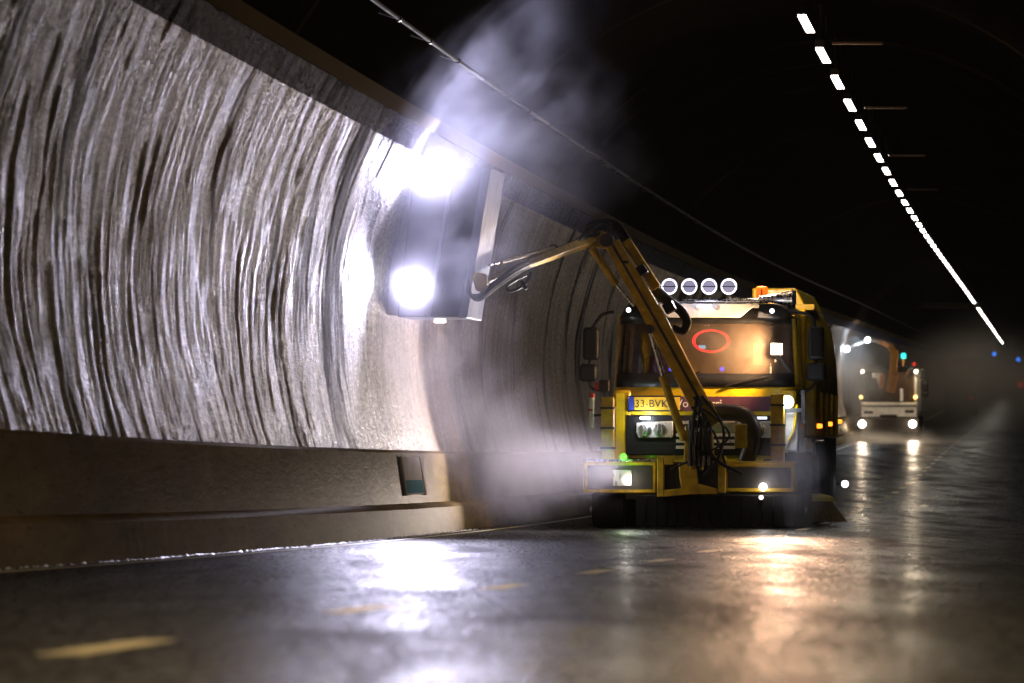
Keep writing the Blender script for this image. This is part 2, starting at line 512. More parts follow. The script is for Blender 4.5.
# ------------------------------------------------------------------ road, markings, tunnel shell
CA, CB, RAD = -2.6, 2.4, 4.75      # centre of the bore and its radius
S_END = 1000
SS = slist(-25, S_END)


def bore(b0, b1, side=-1, n=24):
    """points on the bore between two heights, going up the given side"""
    t0, t1 = math.asin((b0 - CB) / RAD), math.asin((b1 - CB) / RAD)
    return [(CA + side * RAD * math.cos(t0 + (t1 - t0) * k / n), CB + RAD * math.sin(t0 + (t1 - t0) * k / n)) for k in range(n + 1)]


road = sweep('road', [(-6.72, -.0), (-6.4, 0), (-2.55, 0), (1.3, 0), (1.62, 0)], SS, ROAD)
tag(road, kind='structure')

mk = MB()                                       # painted lines
DASH0, DASHP = 16.72, 6.8158


def strip(mb, s0, s1, a, wd, step=1.0):
    n = max(1, int((s1 - s0) / step)); vs = []
    for i in range(n + 1):
        s = s0 + (s1 - s0) * i / n
        vs += [P(s, a - wd / 2, .004), P(s, a + wd / 2, .004)]
    mb.add(vs, [(2 * i, 2 * i + 1, 2 * i + 3, 2 * i + 2) for i in range(n)])


for k in range(-1, 90):
    s = DASH0 + DASHP * k
    strip(mk, s - .95, s + .95, -2.553, .14)
strip(mk, -20, 640, -6.41, .10, 2.0)
strip(mk, -20, 640, 1.30, .15, 2.0)
tag(mk.build('road_markings', LINEW, smooth=False), kind='structure')

B_TOP, B_BAND, B_LEDGE = .98, 4.46, 4.72


def runs(s, v):
    """water and lime crust hanging on the lining in wavering vertical ridges, in metres"""
    n = noise_at
    wv = 1.1 * n((s * .22, v * .40, 3.1)) + .45 * n((s * .5, v * 1.1, 7.7)) + .16 * n((s * 1.2, v * 2.6, 1.3))
    a = n((s * .6 + wv, v * .10, 0)); b = n((s * 4.2 + wv * 2.6, v * .30, 5)); c = n((s * 7.5 + wv * 3.4, v * .6, 9)); d = n((s * 3, v * 3.2, 2)); e = n((s * 3.4 + wv * 2.2, v * .26, 4))
    return .008 * e + .015 * (1 - abs(b) * 2.2) + .010 * c + .010 * d


from mathutils.noise import noise as _mn
noise_at = lambda p: _mn(Vector(p))
SW = [*slist(-25, 36, 2.0)[:-1]] + [36 + .06 * k for k in range(int(42 / .06))] + slist(78, S_END)
wall = sweep('tunnel_wall', bore(B_TOP - .05, B_BAND, n=44), SW, WALL, relief=runs)
tag(wall, 'wet streaked brown wall lining curving up on the left of the road', 'wall')
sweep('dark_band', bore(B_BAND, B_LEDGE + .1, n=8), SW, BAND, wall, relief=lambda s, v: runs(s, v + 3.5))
la = bore(B_LEDGE, B_LEDGE + .2, n=1)
led = sweep('cable_ledge', [(la[0][0] - .1, B_LEDGE), (la[0][0] + .04, B_LEDGE), (la[0][0] + .14, B_LEDGE + .12), (la[1][0] - .1, B_LEDGE + .12)], SS, CONC, closed=True)
tag(led, 'pale concrete ledge running along the top of the streaked wall', 'ledge')
bar_ = sweep('concrete_barrier', [(-7.32, B_TOP + .002), (-7.08, B_TOP), (-7.05, B_TOP - .03), (-6.96, .36), (-6.84, .335), (-6.80, .30), (-6.74, 0.0)], SS, BARRIER)
tag(bar_, 'dark stained concrete barrier with a step along the foot of the wall', 'barrier')
# the sooty arch over the carriageway, down to the ground on the far side
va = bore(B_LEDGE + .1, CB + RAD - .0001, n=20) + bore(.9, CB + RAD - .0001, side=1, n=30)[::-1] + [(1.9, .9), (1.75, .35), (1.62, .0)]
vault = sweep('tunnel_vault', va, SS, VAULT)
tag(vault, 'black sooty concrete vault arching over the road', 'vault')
# far end wall of the bore
end = MB(); pr = bore(0, CB + RAD - .0001, n=16) + bore(0, CB + RAD - .0001, side=1, n=16)[::-1]
end.add([P(S_END - 1, a, b) for a, b in pr] + [P(S_END, a, b) for a, b in pr],
        [tuple(range(len(pr))), tuple(range(len(pr), 2 * len(pr)))])
tag(end.build('end_wall', VAULT), 'dark wall closing the far bend of the tunnel', 'wall')

# white flecks painting the light reflected along the wet kerb foot
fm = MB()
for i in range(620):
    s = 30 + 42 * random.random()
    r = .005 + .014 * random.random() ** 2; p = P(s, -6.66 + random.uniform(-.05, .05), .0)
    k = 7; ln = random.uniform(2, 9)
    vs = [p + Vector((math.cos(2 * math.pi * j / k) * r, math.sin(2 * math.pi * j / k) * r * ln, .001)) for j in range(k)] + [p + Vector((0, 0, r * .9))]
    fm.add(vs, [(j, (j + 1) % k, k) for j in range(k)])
tag(fm.build('gutter_foam', GLINT), kind='stuff')

DULL = mat('dull_conduit', (.20, .20, .21), .7, 0, .4, 6, spec=.1)
# conduit along the vault
cd = empty('conduit', P(52, -6.09, 5.32)); tag(cd, 'thin metal conduit fixed along the vault above the ledge', 'conduit')
cl = cd.location
s = 40.0; pm = MB()
while s < 330:
    pm.tube([P(s + .05 + q * .7, -6.09, 5.32) - cl for q in range(5)], .022, 8)
    jm = MB(); jm.tube([P(s - .06, -6.09, 5.32) - cl, P(s + .06, -6.09, 5.32) - cl], .034, 8)
    jm.bar(P(s, -6.09, 5.32) - cl, P(s, -6.40, 5.42) - cl, .04, .02); jm.build('bracket', DARKSTEEL, cd)
    s += 2.95
pm.build('pipe', DULL, cd)

# ------------------------------------------------------------------ ceiling lamps
LAMP_T0, LAMP_L, LAMP_B, LAMP_A = 71.96, 5.6055, 6.385, -2.54
LAMPGLOW = glow('ceiling_lamp_glow', (1.0, .92, .80), 20.0)
ORD = ['first', 'second', 'third', 'fourth', 'fifth', 'sixth', 'seventh', 'eighth', 'ninth', 'tenth', 'eleventh', 'twelfth', 'thirteenth',
       'fourteenth', 'fifteenth', 'sixteenth', 'seventeenth', 'eighteenth', 'nineteenth', 'twentieth']


def lamp_proto():
    r = empty('ceiling_lamp', (0, 0, 0))
    h = MB()
    h.prism([(-.06, .12), (-.075, -.012), (-.055, -.012), (-.055, .02), (.055, .02), (.055, -.012), (.075, -.012), (.06, .12)], 'y', -1.35, 1.35)
    h.build('housing', DARKSTEEL, r, .01)
    d = MB(); d.prism([(-.052, .018), (-.052, -.006), (.052, -.006), (.052, .018)], 'y', -1.35, 1.35); d.build('diffuser', LAMPGLOW, r)
    for y in (-1, 1):
        g = MB(); g.tube([(0, y, .14), (0, y, .62)], .012, 6); g.build('hanger', DARKSTEEL, r)
    return r


def copy_tree(o, parent=None):
    c = o.copy(); C.objects.link(c)
    if parent is not None:
        c.parent = parent
    for ch in list(o.children):
        copy_tree(ch, c)
    return c


WARMFILL = glow('warm_ceiling_lamp_glow', (1.0, .74, .40), 36.0)  # unseen lamps of the row, made warm and strong to fill the truck front
DASHFILL = glow('bright_warm_ceiling_lamp_glow', (1.0, .74, .38), 130.0)  # unseen lamps added overhead to brighten the near dash paint
lp = lamp_proto()
N_LAMP = 104
for k in [*range(N_LAMP), *range(-11, -6), *range(-4, -1)]:
    o = lp if k == 0 else copy_tree(lp)
    s = LAMP_T0 + LAMP_L * k
    o.location = P(s, LAMP_A, LAMP_B)
    p0, p1 = P(s - 1, 0, 0), P(s + 1, 0, 0)
    o.rotation_euler = (math.atan2(p1.z - p0.z, 2), 0, -math.atan2(p1.x - p0.x, 2))
    if k < 0:
        for ch in o.children:
            if ch.name.startswith('diffuser'):
                if k in (-11, -4):
                    warm_mesh = ch.data.copy(); warm_mesh.materials.clear(); warm_mesh.materials.append(WARMFILL if k == -4 else DASHFILL)
                ch.data = warm_mesh
        lab = 'white tube lamp of the overhead row, higher than the top edge of the photo'
    elif k < 20:
        lab = ('nearest white tube lamp at the top end of the overhead row' if k == 0 else
               '%s white tube lamp counted down the overhead row from its top end' % ORD[k])
    elif k < 39:
        lab = 'small white tube lamp midway down the overhead row above the cross beam'
    else:
        lab = 'tiny white tube lamp merging into the far end of the overhead row'
    tag(o, lab, 'ceiling lamp', 'tube lamps in the row along the vault')

# small arms that reach out beside the lamps
BRK = mat('rusty_bracket', (.40, .20, .10), .35, .6, .4, 9)  # orange glint painted into the bracket colour
bl = ['topmost short rusty bracket right of the overhead lamp row', 'second short rusty bracket down, the brightest beside the lamp row',
      'third short rusty bracket down beside the lamp row', 'lowest short rusty bracket beside the lamp row']
for k, s in enumerate((74.6, 88.6, 103.6, 119.0)):
    r = empty('ceiling_bracket', P(s, -1.95, 6.34)); tag(r, bl[k], 'bracket', 'brackets beside the overhead lamps')
    m_ = MB(); m_.bar((-.36, 0, 0), (.30, 0, .0), .10, .035); m_.build('arm', BRK, r, .004)
    m_ = MB(); m_.tube([(-.2, 0, .02), (-.2, 0, .74)], .008, 6); m_.build('hanger', RUBBER, r)

# cross beam under the vault, far down
r = empty('cross_beam', P(289, -2.6, 6.3)); tag(r, 'dim horizontal beam crossing under the far overhead lamps', 'beam')
m_ = MB(); m_.bar((-3.5, 0, .0), (.4, 0, .0), .3, .28); m_.build('girder', CONC, r, .01)
m_ = MB(); m_.tube([(-3.0, 0, .1), (-3.0, 0, .55)], .05, 8); m_.tube([(-.5, 0, .1), (-.5, 0, .95)], .05, 8); m_.build('hanger', DARKSTEEL, r)

# flush panel on the barrier
r = empty('wall_panel', P(67.2, -7.0, .4)); tag(r, 'pale weathered panel with a green lower part fixed to the concrete barrier', 'panel')
f0 = lambda s, b: P(s, -6.96 + (.36 - b) * (.09 / .59) + .03, b) - r.location


def plate(mb, s0, s1, b0, b1, dx=0, th=.03):
    e = Vector((th, 0, 0)); d = Vector((dx, 0, 0))
    q = [f0(s0, b0) + d, f0(s1, b0) + d, f0(s1, b1) + d, f0(s0, b1) + d]
    mb.hexa([p - e for p in q] + q)


def dry(m):
    matte(m.node_tree, m.node_tree.nodes['Principled BSDF'])
    return m


BOARD = mat('weathered_board', (.34, .29, .22), .55, 0, .6, 4)
GREENB = mat('green_board', (.03, .12, .12), .5, 0, .5, 4)
dry(BOARD); dry(GREENB); dry(CONC)
m_ = MB(); plate(m_, 66.1, 68.1, .46, .90); m_.build('board', BOARD, r)
m_ = MB(); plate(m_, 66.25, 67.95, .48, .63, .006); m_.build('green_field', GREENB, r)
m_ = MB(); plate(m_, 66.0, 66.15, .45, .91, .012); plate(m_, 68.05, 68.2, .45, .91, .012); m_.build('trim', CONC, r)

# ------------------------------------------------------------------ far signals
def signal(name, s, a, b, m, rad, label, cat, group=None, post=None):
    r = empty(name, P(s, a, 0 if post else b)); tag(r, label, cat, group)
    z = b if post else 0
    d = MB(); d.lathe((0, -.12, z), (0, 1, 0), [(0, rad * .5), (.0, rad * .9), (.03, rad), (.1, rad)], 16); d.build('lens', m, r)
    h = MB(); h.lathe((0, -.02, z), (0, 1, 0), [(0, rad * 1.15), (.2, rad * 1.15), (.25, rad * .7)], 16); h.build('housing', BLACK, r)
    g = MB()
    if post:
        g.tube([(0, .1, 0.02), (0, .1, z)], .05, 8); g.lathe((0, .1, 0), (0, 0, 1), [(0, .3), (.06, .28)], 12); g.build('stand', REDPL, r)
    else:
        g.tube([(0, .05, rad), (0, .05, 1.6)], .03, 6); g.build('hanger', DARKSTEEL, r)
    return r


BLUE = glow('blue_lens', (.02, .20, 1.0), 2.2)
REDG = glow('red_lens', (1.0, .04, .01), .55)
signal('blue_signal_lamp', 560, -3.04, 4.85, BLUE, .20, 'blue signal lamp hanging just past the end of the lamp row', 'signal lamp', 'blue signal lamps')
signal('blue_signal_lamp', 560, -.66, 4.3, BLUE, .21, 'blue signal lamp farthest to the right above the road', 'signal lamp', 'blue signal lamps')
signal('red_warning_lamp', 520, -.42, 1.92, REDG, .28, 'red warning lamp on a stand at the right side of the far road', 'warning lamp', post=True)

# ------------------------------------------------------------------ the cleaning truck
PSI = .115
T0 = P(73.5, 0, 0); T0.x = (704 - 512) / FPX * 73.5
TRUCK = empty('cleaning_truck', T0, (-.021, 0, -PSI))
tag(TRUCK, 'large yellow tunnel cleaning truck with a folding arm and a row of round roof lamps', 'truck')
TR = Matrix.Translation(T0) @ Euler((-.021, 0, -PSI)).to_matrix().to_4x4()


def at(u, v, y, M=TR):
    """truck coordinates of a point y metres behind the cab front, found from its bearing"""
    o, ex, ey, ez = M.translation, M.col[0].xyz, M.col[1].xyz, M.col[2].xyz
    b0 = o + ey * y; k, m = (u - 512) / FPX, (341.5 - v) / FPX
    a11, a12, r1 = ex.x - k * ex.y, ez.x - k * ez.y, -(b0.x - k * b0.y)
    a21, a22, r2 = ex.z - m * ex.y, ez.z - m * ez.y, -((b0.z - CAM_Z) - m * b0.y)
    d = a11 * a22 - a12 * a21
    return Vector(((r1 * a22 - a12 * r2) / d, y, (a11 * r2 - a21 * r1) / d))


def rect(mb, u0, v0, u1, v1, y, th):
    """box whose front face fills a rectangle of bearings at depth y"""
    a, b = at(u0, v1, y), at(u1, v0, y)
    mb.box(a.x, b.x, y, y + th, a.z, b.z)
    return mb


def front_outline(wd, n=28, bulge=.05, cr=.26):
    """plan of the cab front: nearly flat with rounded corners, from left to right"""
    out = []
    for k in range(9):
        t = k / 8 * math.pi / 2
        out.append((-wd + cr - cr * math.cos(t), cr - cr * math.sin(t)))
    out = out[:-1]
    for k in range(n + 1):
        x = -(wd - cr) + 2 * (wd - cr) * k / n
        out.append((x, 0))
    for k in range(1, 9):
        t = k / 8 * math.pi / 2
        out.append((wd - cr + cr * math.sin(t), cr - cr * math.cos(t)))
    return [(x, y + bulge * (x / wd) ** 2) for x, y in out]


def loft(mb, rings, thick=None):
    n = len(rings[0]); vs = [p for r in rings for p in r]
    mb.add(vs, [(i * n + k, i * n + k + 1, (i + 1) * n + k + 1, (i + 1) * n + k) for i in range(len(rings) - 1) for k in range(n - 1)])


zf = lambda v: at(700, v, 0).z
xf = lambda u: at(u, 400, 0).x
W = (xf(797) - xf(612)) / 2; XC = (xf(797) + xf(612)) / 2
ZB, ZWB, ZWT, ZR = zf(470), zf(386), zf(318), zf(303)


def cab():
    # body shell: lower panels, rear wall, roof, door posts
    m = MB()
    lo = [(XC + x, y) for x, y in front_outline(W)]
    m.prism(lo + [(XC + W, 1.75), (XC - W, 1.75)], 'z', ZB, ZWB)
    m.box(XC - W, XC + W, 1.66, 1.75, ZWB + .002, ZR - .03)
    for sgn in (-1, 1):
        x = XC + sgn * (W - .03)
        m.bar((x, .34, ZWB), (x - sgn * .05, .42, ZWT + .05), .09, .06)
        m.bar((x, 1.30, ZWB), (x - sgn * .05, 1.30, ZWT + .05), .34, .06)
    o = m.build('cab_body', YELLOW, TRUCK, .02)
    m = MB()
    ro = [(XC + x * .96, .10 + y) for x, y in front_outline(W)]
    rt = [(XC + x * .88, .30 + y) for x, y in front_outline(W)]
    a = [(x, y, ZWT) for x, y in ro] + [(XC + W * .96, 1.75, ZWT), (XC - W * .96, 1.75, ZWT)]
    b = [(x, y, ZR) for x, y in rt] + [(XC + W * .88, 1.75, ZR + .02), (XC - W * .88, 1.75, ZR + .02)]
    n = len(a)
    m.add(a + b, [tuple(range(n))[::-1], tuple(range(n, 2 * n))] + [(i, (i + 1) % n, n + (i + 1) % n, n + i) for i in range(n)])
    m.build('cab_roof', BLACK, TRUCK, .02)
    # windscreen, wrapped round the corners
    g = MB(); rings = []
    for k in range(9):
        t = k / 8; z = ZWB + (ZWT - ZWB) * t
        rings.append([(XC + x * (1 - .04 * t), y + .10 * t - .012, z) for x, y in front_outline(W)[3:-3]])
    loft(g, rings)
    ws = g.build('windscreen', GLASS, TRUCK); sd = ws.modifiers.new('thickness', 'SOLIDIFY'); sd.thickness = .008; sd.offset = -1
    # dark printed rim of the glass
    g = MB()
    for z0, z1, y0, y1 in ((ZWB - .01, ZWB + .16, -.016, .004), (ZWT - .07, ZWT + .02, .075, .085)):
        loft(g, [[(XC + x * (1 - .04 * (z - ZWB) / (ZWT - ZWB)), y + yy, z) for x, y in front_outline(W)[3:-3]] for z, yy in ((z0, y0), (z1, y1))])
    rm = g.build('glass_rim', BLACK, ws); sd = rm.modifiers.new('thickness', 'SOLIDIFY'); sd.thickness = .006; sd.offset = 1
    for sgn in (-1, 1):
        g = MB(); x = XC + sgn * (W - .012)
        q = [(x, .40, ZWB), (x, 1.16, ZWB), (x - sgn * .045, 1.16, ZWT), (x - sgn * .045, .46, ZWT)]
        g.hexa([(p[0] - .004, p[1], p[2]) for p in q] + [(p[0] + .004, p[1], p[2]) for p in q])
        g.build('side_window', SIDEGLASS, TRUCK)
    # inside: dash, seats, steering wheel
    m = MB(); m.prism([(.12, ZWB - .1), (.12, ZWB + .06), (.48, ZWB + .12), (.62, ZWB - .1)], 'x', XC - W + .08, XC + W - .08); m.build('dashboard', BLACK, TRUCK, .02)
    for sgn in (-1, 1):
        m = MB(); x = XC + sgn * .62
        m.box(x - .24, x + .24, .95, 1.45, ZWB - .42, ZWB - .27)
        m.hexa([(x - .24, 1.36, ZWB - .27), (x + .24, 1.36, ZWB - .27), (x + .24, 1.5, ZWB - .27), (x - .24, 1.5, ZWB - .27),
                (x - .2, 1.50, ZWB + .40), (x + .2, 1.50, ZWB + .40), (x + .2, 1.60, ZWB + .40), (x - .2, 1.60, ZWB + .40)])
        m.box(x - .12, x + .12, 1.52, 1.61, ZWB + .43, ZWB + .60)
        m.build('seat', SEATM, TRUCK, .03)
    m = MB(); c = Vector((XC + .62, .66, ZWB + .12))
    m.tube([c + Vector((.21 * math.cos(t), .12 * math.sin(t), .17 * math.sin(t))) for t in [2 * math.pi * k / 20 for k in range(21)]], .016, 8)
    m.bar(c + Vector((-.2, 0, 0)), c + Vector((.2, 0, 0)), .04, .02); m.build('steering_wheel', BLACK, TRUCK)
    # sun visor
    v_ = MB(); y = -.10
    p = [at(656, 303.5, y), at(757, 303.5, y), at(750, 309, y), at(740, 317.5, y), at(668, 317.5, y), at(659, 309, y)]
    v_.prism([(q.x, q.z) for q in p], 'y', y, y + .07); v_.box(p[0].x, p[1].x, y + .05, .3, p[0].z - .05, p[0].z - .01)
    vz = v_.build('sun_visor', WHITE, TRUCK, .012)
    for u in (697.5, 717.5):
        d = MB(); d.lathe(at(u, 307.5, y - .004), (0, -1, 0), [(0, .036), (.01, .034), (.012, .02)], 12); d.build('marker_lamp', SILVER, vz)


cab()


def cab_front():
    y = -.02
    # plate
    m = MB(); rect(m, 634, 397, 680, 410, -.05, .02); pl = m.build('number_plate', PLATE_Y, TRUCK, .004)
    m = MB(); rect(m, 628.5, 397, 633.7, 410, -.052, .022); m.build('country_band', PLATE_B, pl)
    lettering('registration', '33-BVK-', INK, pl, at(634.6, 404, -.052), .138)
    m = MB(); rect(m, 627.3, 395.6, 681, 397, -.048, .02); rect(m, 627.3, 410, 681, 411.4, -.048, .02); m.build('plate_frame', BLACK, pl)
    # dark plum name board
    m = MB(); rect(m, 671, 396.5, 779, 411, -.04, .02); nb = m.build('name_board', PURPLE, TRUCK, .004)
    lettering('name_lettering', 'Vo', LETTER, nb, at(676, 403.8, -.043), .140)
    lettering('name_lettering', 'orri', LETTER, nb, at(704, 403.8, -.043), .150)
    # grille and lamps
    m = MB(); rect(m, 626, 415.5, 782, 455, -.03, .04); gr = m.build('grille', BLACK, TRUCK, .01)
    m = MB()
    for k in range(5):
        rect(m, 676, 421 + k * 6.2, 735, 424 + k * 6.2, -.05, .03)
    m.build('grille_slats', SILVER, gr)
    for u0, u1 in ((636, 673), (736, 772)):
        m = MB(); a, b = at(u0, 438, -.07), at(u1, 421, -.07)
        m.prism([(a.x + .03, a.z), (b.x - .02, a.z), (b.x, a.z + .05), (b.x, b.z), (a.x, b.z - .02), (a.x, a.z + .06)], 'y', -.07, .0)
        h = m.build('headlight', SILVER, TRUCK, .012)
        for du in (9, 24):
            m = MB(); m.lathe(at(u0 + du, 430, -.072), (0, -1, 0), [(0, .085), (.012, .08), (.014, .05)], 18); m.build('reflector', STEEL, h)
        q = MB(); uc = u0 + (9 if u0 < 700 else 26)
        rect(q, uc - 5, 416.6, uc + 5, 419.4, -.085, .02); q.build('led_strip', LED if u0 < 700 else LED_DIM, h, .006)
    lamp('headlight_glow', 'POINT', at(645, 418, -.24), 9, (.85, .92, 1), TRUCK, .03)
    # corner panels under the screen
    for u0, u1 in ((613, 631), (779, 796)):
        m = MB(); rect(m, u0, 390, u1, 462, -.01, .3); m.build('corner_panel', YELLOW, TRUCK, .04)
    # steps and lower apron
    m = MB(); rect(m, 612, 458, 797, 500, .02, .25); m.build('lower_apron', DARKSTEEL, TRUCK, .02)
    # wipers
    for a, b in (((655, 386), (700, 372)), ((725, 386), (770, 374))):
        m = MB(); m.bar(at(*a, -.05), at(*b, -.03), .015, .02); m.build('wiper', BLACK, TRUCK)


LED = glow('led_strip_glow', (.85, .92, 1.0), 9)
LED_DIM = glow('dim_led_strip', (.85, .92, 1.0), 1.2)
cab_front()


def roof_gear():
    # lamp bar: tube, horn and four ring lamps
    m = MB(); y = .32
    bar_pts = smooth_pts([at(655, 303, y), at(690, 301.5, y), at(740, 301, y), at(775, 300, y)], 5)
    m.tube(bar_pts, .034, 12); lb = m.build('lamp_bar', STEEL, TRUCK)
    m = MB()
    for u in (669.5, 689.5, 709, 728.8):
        m.tube([at(u, 296, y), at(u, 301, y)], .02, 8)
    m.build('lamp_stem', DARKSTEEL, lb)
    for u in (669.5, 689.4, 709.2, 728.9):
        c = at(u, 286.6, y); ax = Vector((0, -1, 0)); r = .105
        m = MB(); m.lathe(c, ax, [(-.10, .05), (-.06, .09), (.0, .108), (.02, .108)], 28); h = m.build('ring_lamp', BLACK, TRUCK)
        g = MB(); g.lathe(c + ax * .022, ax, [(0, .072), (.006, .070)], 28); g.build('lens', LENS_SOFT, h)
        g = MB(); n = 40; vs = []
        for k in range(n):
            t = 2 * math.pi * k / n; d = Vector((math.cos(t), 0, math.sin(t)))
            vs += [c + ax * .024 + d * .080, c + ax * .034 + d * .086, c + ax * .034 + d * .1, c + ax * .024 + d * .105]
        fs = [(4 * k + j, 4 * ((k + 1) % n) + j, 4 * ((k + 1) % n) + (j + 1) % 4, 4 * k + (j + 1) % 4) for k in range(n) for j in range(4)]
        g.add(vs, fs); g.build('light_ring', RINGGLOW, h)
        g = MB(); g.box(c.x - .098, c.x + .098, c.y - .045, c.y - .036, c.z - .006, c.z + .006); g.build('divider', BLACK, h)
    lamp('roof_lamp_glow', 'POINT', at(700, 297, -.40), 7, (.80, .78, 1), TRUCK, .1)
    lamp('roof_lamp_beam', 'SPOT', at(700, 287, -.2), 110, (.90, .83, .95), TRUCK, .15, (-.38, -1, -.02), 54, .7)
    # air horn
    c = at(778, 298.5, .3); m = MB()
    m.lathe(c, (1, 0, 0), [(-.25, .03), (-.1, .05), (.05, .08), (.15, .10), (.19, .115)], 20); hn = m.build('air_horn', STEEL, TRUCK)
    m = MB(); m.lathe(c + Vector((.19, 0, 0)), (1, 0, 0), [(0, .112), (.04, .108), (.045, .06)], 20); m.build('horn_mouth', BLACK, hn)
    # beacon
    c = at(762, 299.5, .42); m = MB(); m.lathe(c, (0, 0, 1), [(0, .075), (.15, .075), (.165, .068), (.17, .03)], 20); bc = m.build('beacon', ORANGEPL, TRUCK)
    m = MB(); m.lathe(c, (0, 0, 1), [(-.05, .08), (.0, .082), (.012, .082)], 20); m.build('beacon_base', BLACK, bc)
    lamp('beacon_light', 'POINT', c + Vector((0, 0, .30)), 130, (1, .70, .46), TRUCK, .08)
    m = MB(); m.lathe(c + Vector((0, -.071, .0)), (0, 0, 1), [(.03, .012), (.13, .012)], 8); m.build('bulb', REDPL, bc)
    # corner lamps under the roof edge
    for u, v in ((628.5, 310), (772, 311)):
        c = at(u, v, .02); m = MB(); m.lathe(c, (0, -1, 0), [(-.12, .02), (0, .03), (.02, .027), (.022, .015)], 14)
        m.build('corner_lamp', CORNER, TRUCK)


RINGGLOW = glow('ring_glow', (.86, .84, 1.0), 2.0)
LENS_SOFT = glow('lens_glow', (.62, .60, .85), .22)
CORNER = glow('corner_lamp_glow', (.9, .95, 1.0), 5)
roof_gear()


def mirrors():
    for big, small, arm, low in (((582.5, 327, 599, 360), (579, 364, 597, 381.5), [(614, 312), (606, 313.5), (600, 317), (591, 330)], [(589, 380), (592, 388), (606, 391)]),
                                 ((807.5, 326, 824, 360), (806, 363, 826, 381), [(790, 310), (806, 314), (813, 318), (815, 330)], [(815, 380), (811, 388), (798, 394)])):
        m = MB(); m.tube(smooth_pts([at(u, v, .1) for u, v in arm], 5), .022, 8); m.tube(smooth_pts([at(u, v, .12) for u, v in low], 5), .02, 8)
        a = m.build('mirror_arm', BLACK, TRUCK)
        for q in (big, small):
            m = MB(); rect(m, *q, .06, .12); m.build('mirror', BLACK, a, .05, seg=4)
        m = MB(); m.tube([at((big[0] + big[2]) / 2, big[3] - 3, .12), at((small[0] + small[2]) / 2, small[1] + 3, .12)], .02, 8); m.build('link', BLACK, a)


mirrors()


def hopper():
    """tall collecting body behind the cab"""
    y0, y1 = 2.0, 7.0
    xl = XC - 1.2; xr = at(838, 400, y1).x
    zb, zt = 1.18, at(800, 305, y0).z
    m = MB()
    prof = [(xl, zb), (xl, zt - .1), (xl + .1, zt)]
    prof += [(xr - .22, zt), (xr - .09, zt - .26), (xr - .02, zt - .7), (xr, zt - 1.1), (xr, zb)]
    m.prism(prof, 'y', y0, y1); b = m.build('hopper_body', YELLOW, TRUCK, .03)
    # raised lid
    a = at(752, 288, y0); c = at(796, 288, y0); d = at(806, 304.5, y0); e = at(830, 319, y1 - .4)
    x_b = xr - .12
    lid = [(a.x, zt - .02), (a.x, a.z), (c.x, c.z), (d.x, zt - .02)]
    m = MB(); m.prism(lid, 'y', y0 + .02, y1 - 1.2); m.build('hopper_lid', YELLOW, TRUCK, .025)
    m = MB(); m.box(a.x + .1, xr - .02, y0 - .06, y0 + .1, zt - .07, zt + .01); m.bar((xr - .1, y0, zt - .12), (xr - .1, y1, zt - .12), .05, .05); m.build('rain_lip', YELLOW, TRUCK, .01)
    # side ribs
    m = MB()
    for k in range(4):
        y = y0 + .9 + k * 1.15
        m.box(xr - .01, xr + .035, y, y + .08, zb + .02, zt - 1.15)
    m.build('side_rib', YELLOW_WORN, b, .008)
    # marker lamps, rubber skirts, chassis
    for u, v, y in ((811, 426, 2.3), (823, 424, 4.6), (836, 421.5, 6.9)):
        p = at(u, v, y); p.x = xr + .02
        m = MB(); m.lathe(p, (1, 0, 0), [(-.02, .032), (.03, .03), (.045, .02)], 12); m.build('marker_lamp', MARK, TRUCK)
    m = MB()
    m.box(XC - .48, XC + .48, .3, 7.0, .62, 1.14); m.box(XC - 1.18, XC + 1.2, .5, 1.9, .5, ZB - .01); m.build('chassis', DARKSTEEL, TRUCK, .02)
    m = MB()
    for k in range(9):
        y = 2.2 + k * .53
        m.hexa([(xr - .06, y, .30), (xr - .03, y, .30), (xr - .03, y + .5, .30), (xr - .06, y + .5, .30),
                (xr - .05, y, zb + .05), (xr - .02, y, zb + .05), (xr - .02, y + .5, zb + .05), (xr - .05, y + .5, zb + .05)])
    m.build('rubber_skirt', RUBBER, TRUCK)
    m = MB(); p = at(845, 484, 7.0); m.lathe(p, (0, -1, 0), [(-.06, .035), (0, .05), (.03, .047), (.032, .02)], 14)
    m.build('side_lamp', SIDEL, TRUCK)
    m = MB(); m.bar((xr - .03, 7.0, p.z), p, .03, .03); m.build('lamp_bracket', DARKSTEEL, TRUCK)
    # wheels
    for x, y, dual in ((XC - 1.03, 1.25, 0), (XC + 1.03, 1.25, 0), (XC - .98, 5.1, 1), (XC + .98, 5.1, 1)):
        wheel(Vector((x, y, .47)), .47, .32 if not dual else .5, 1 if x > XC else -1)


MARK = glow('amber_marker', (1.0, .30, .02), 2.6)
SIDEL = glow('side_lamp_glow', (.8, .9, 1.0), 9)


def wheel(c, r, wd, sg, parent=None):
    m = MB(); h = wd / 2
    m.lathe(c, (1, 0, 0), [(-h, r * .58), (-h, r * .9), (-h + .04, r * .985), (-h * .4, r), (h * .4, r), (h - .04, r * .985), (h, r * .9), (h, r * .58)], 36)
    t = m.build('wheel', RUBBER, parent or TRUCK)
    m = MB(); m.lathe(c + Vector((sg * (h - .06), 0, 0)), (sg, 0, 0), [(0, r * .57), (.05, r * .55), (.02, r * .4), (.04, r * .2), (.10, r * .16), (.11, .01)], 24)
    m.build('rim', SILVER, t)


hopper()


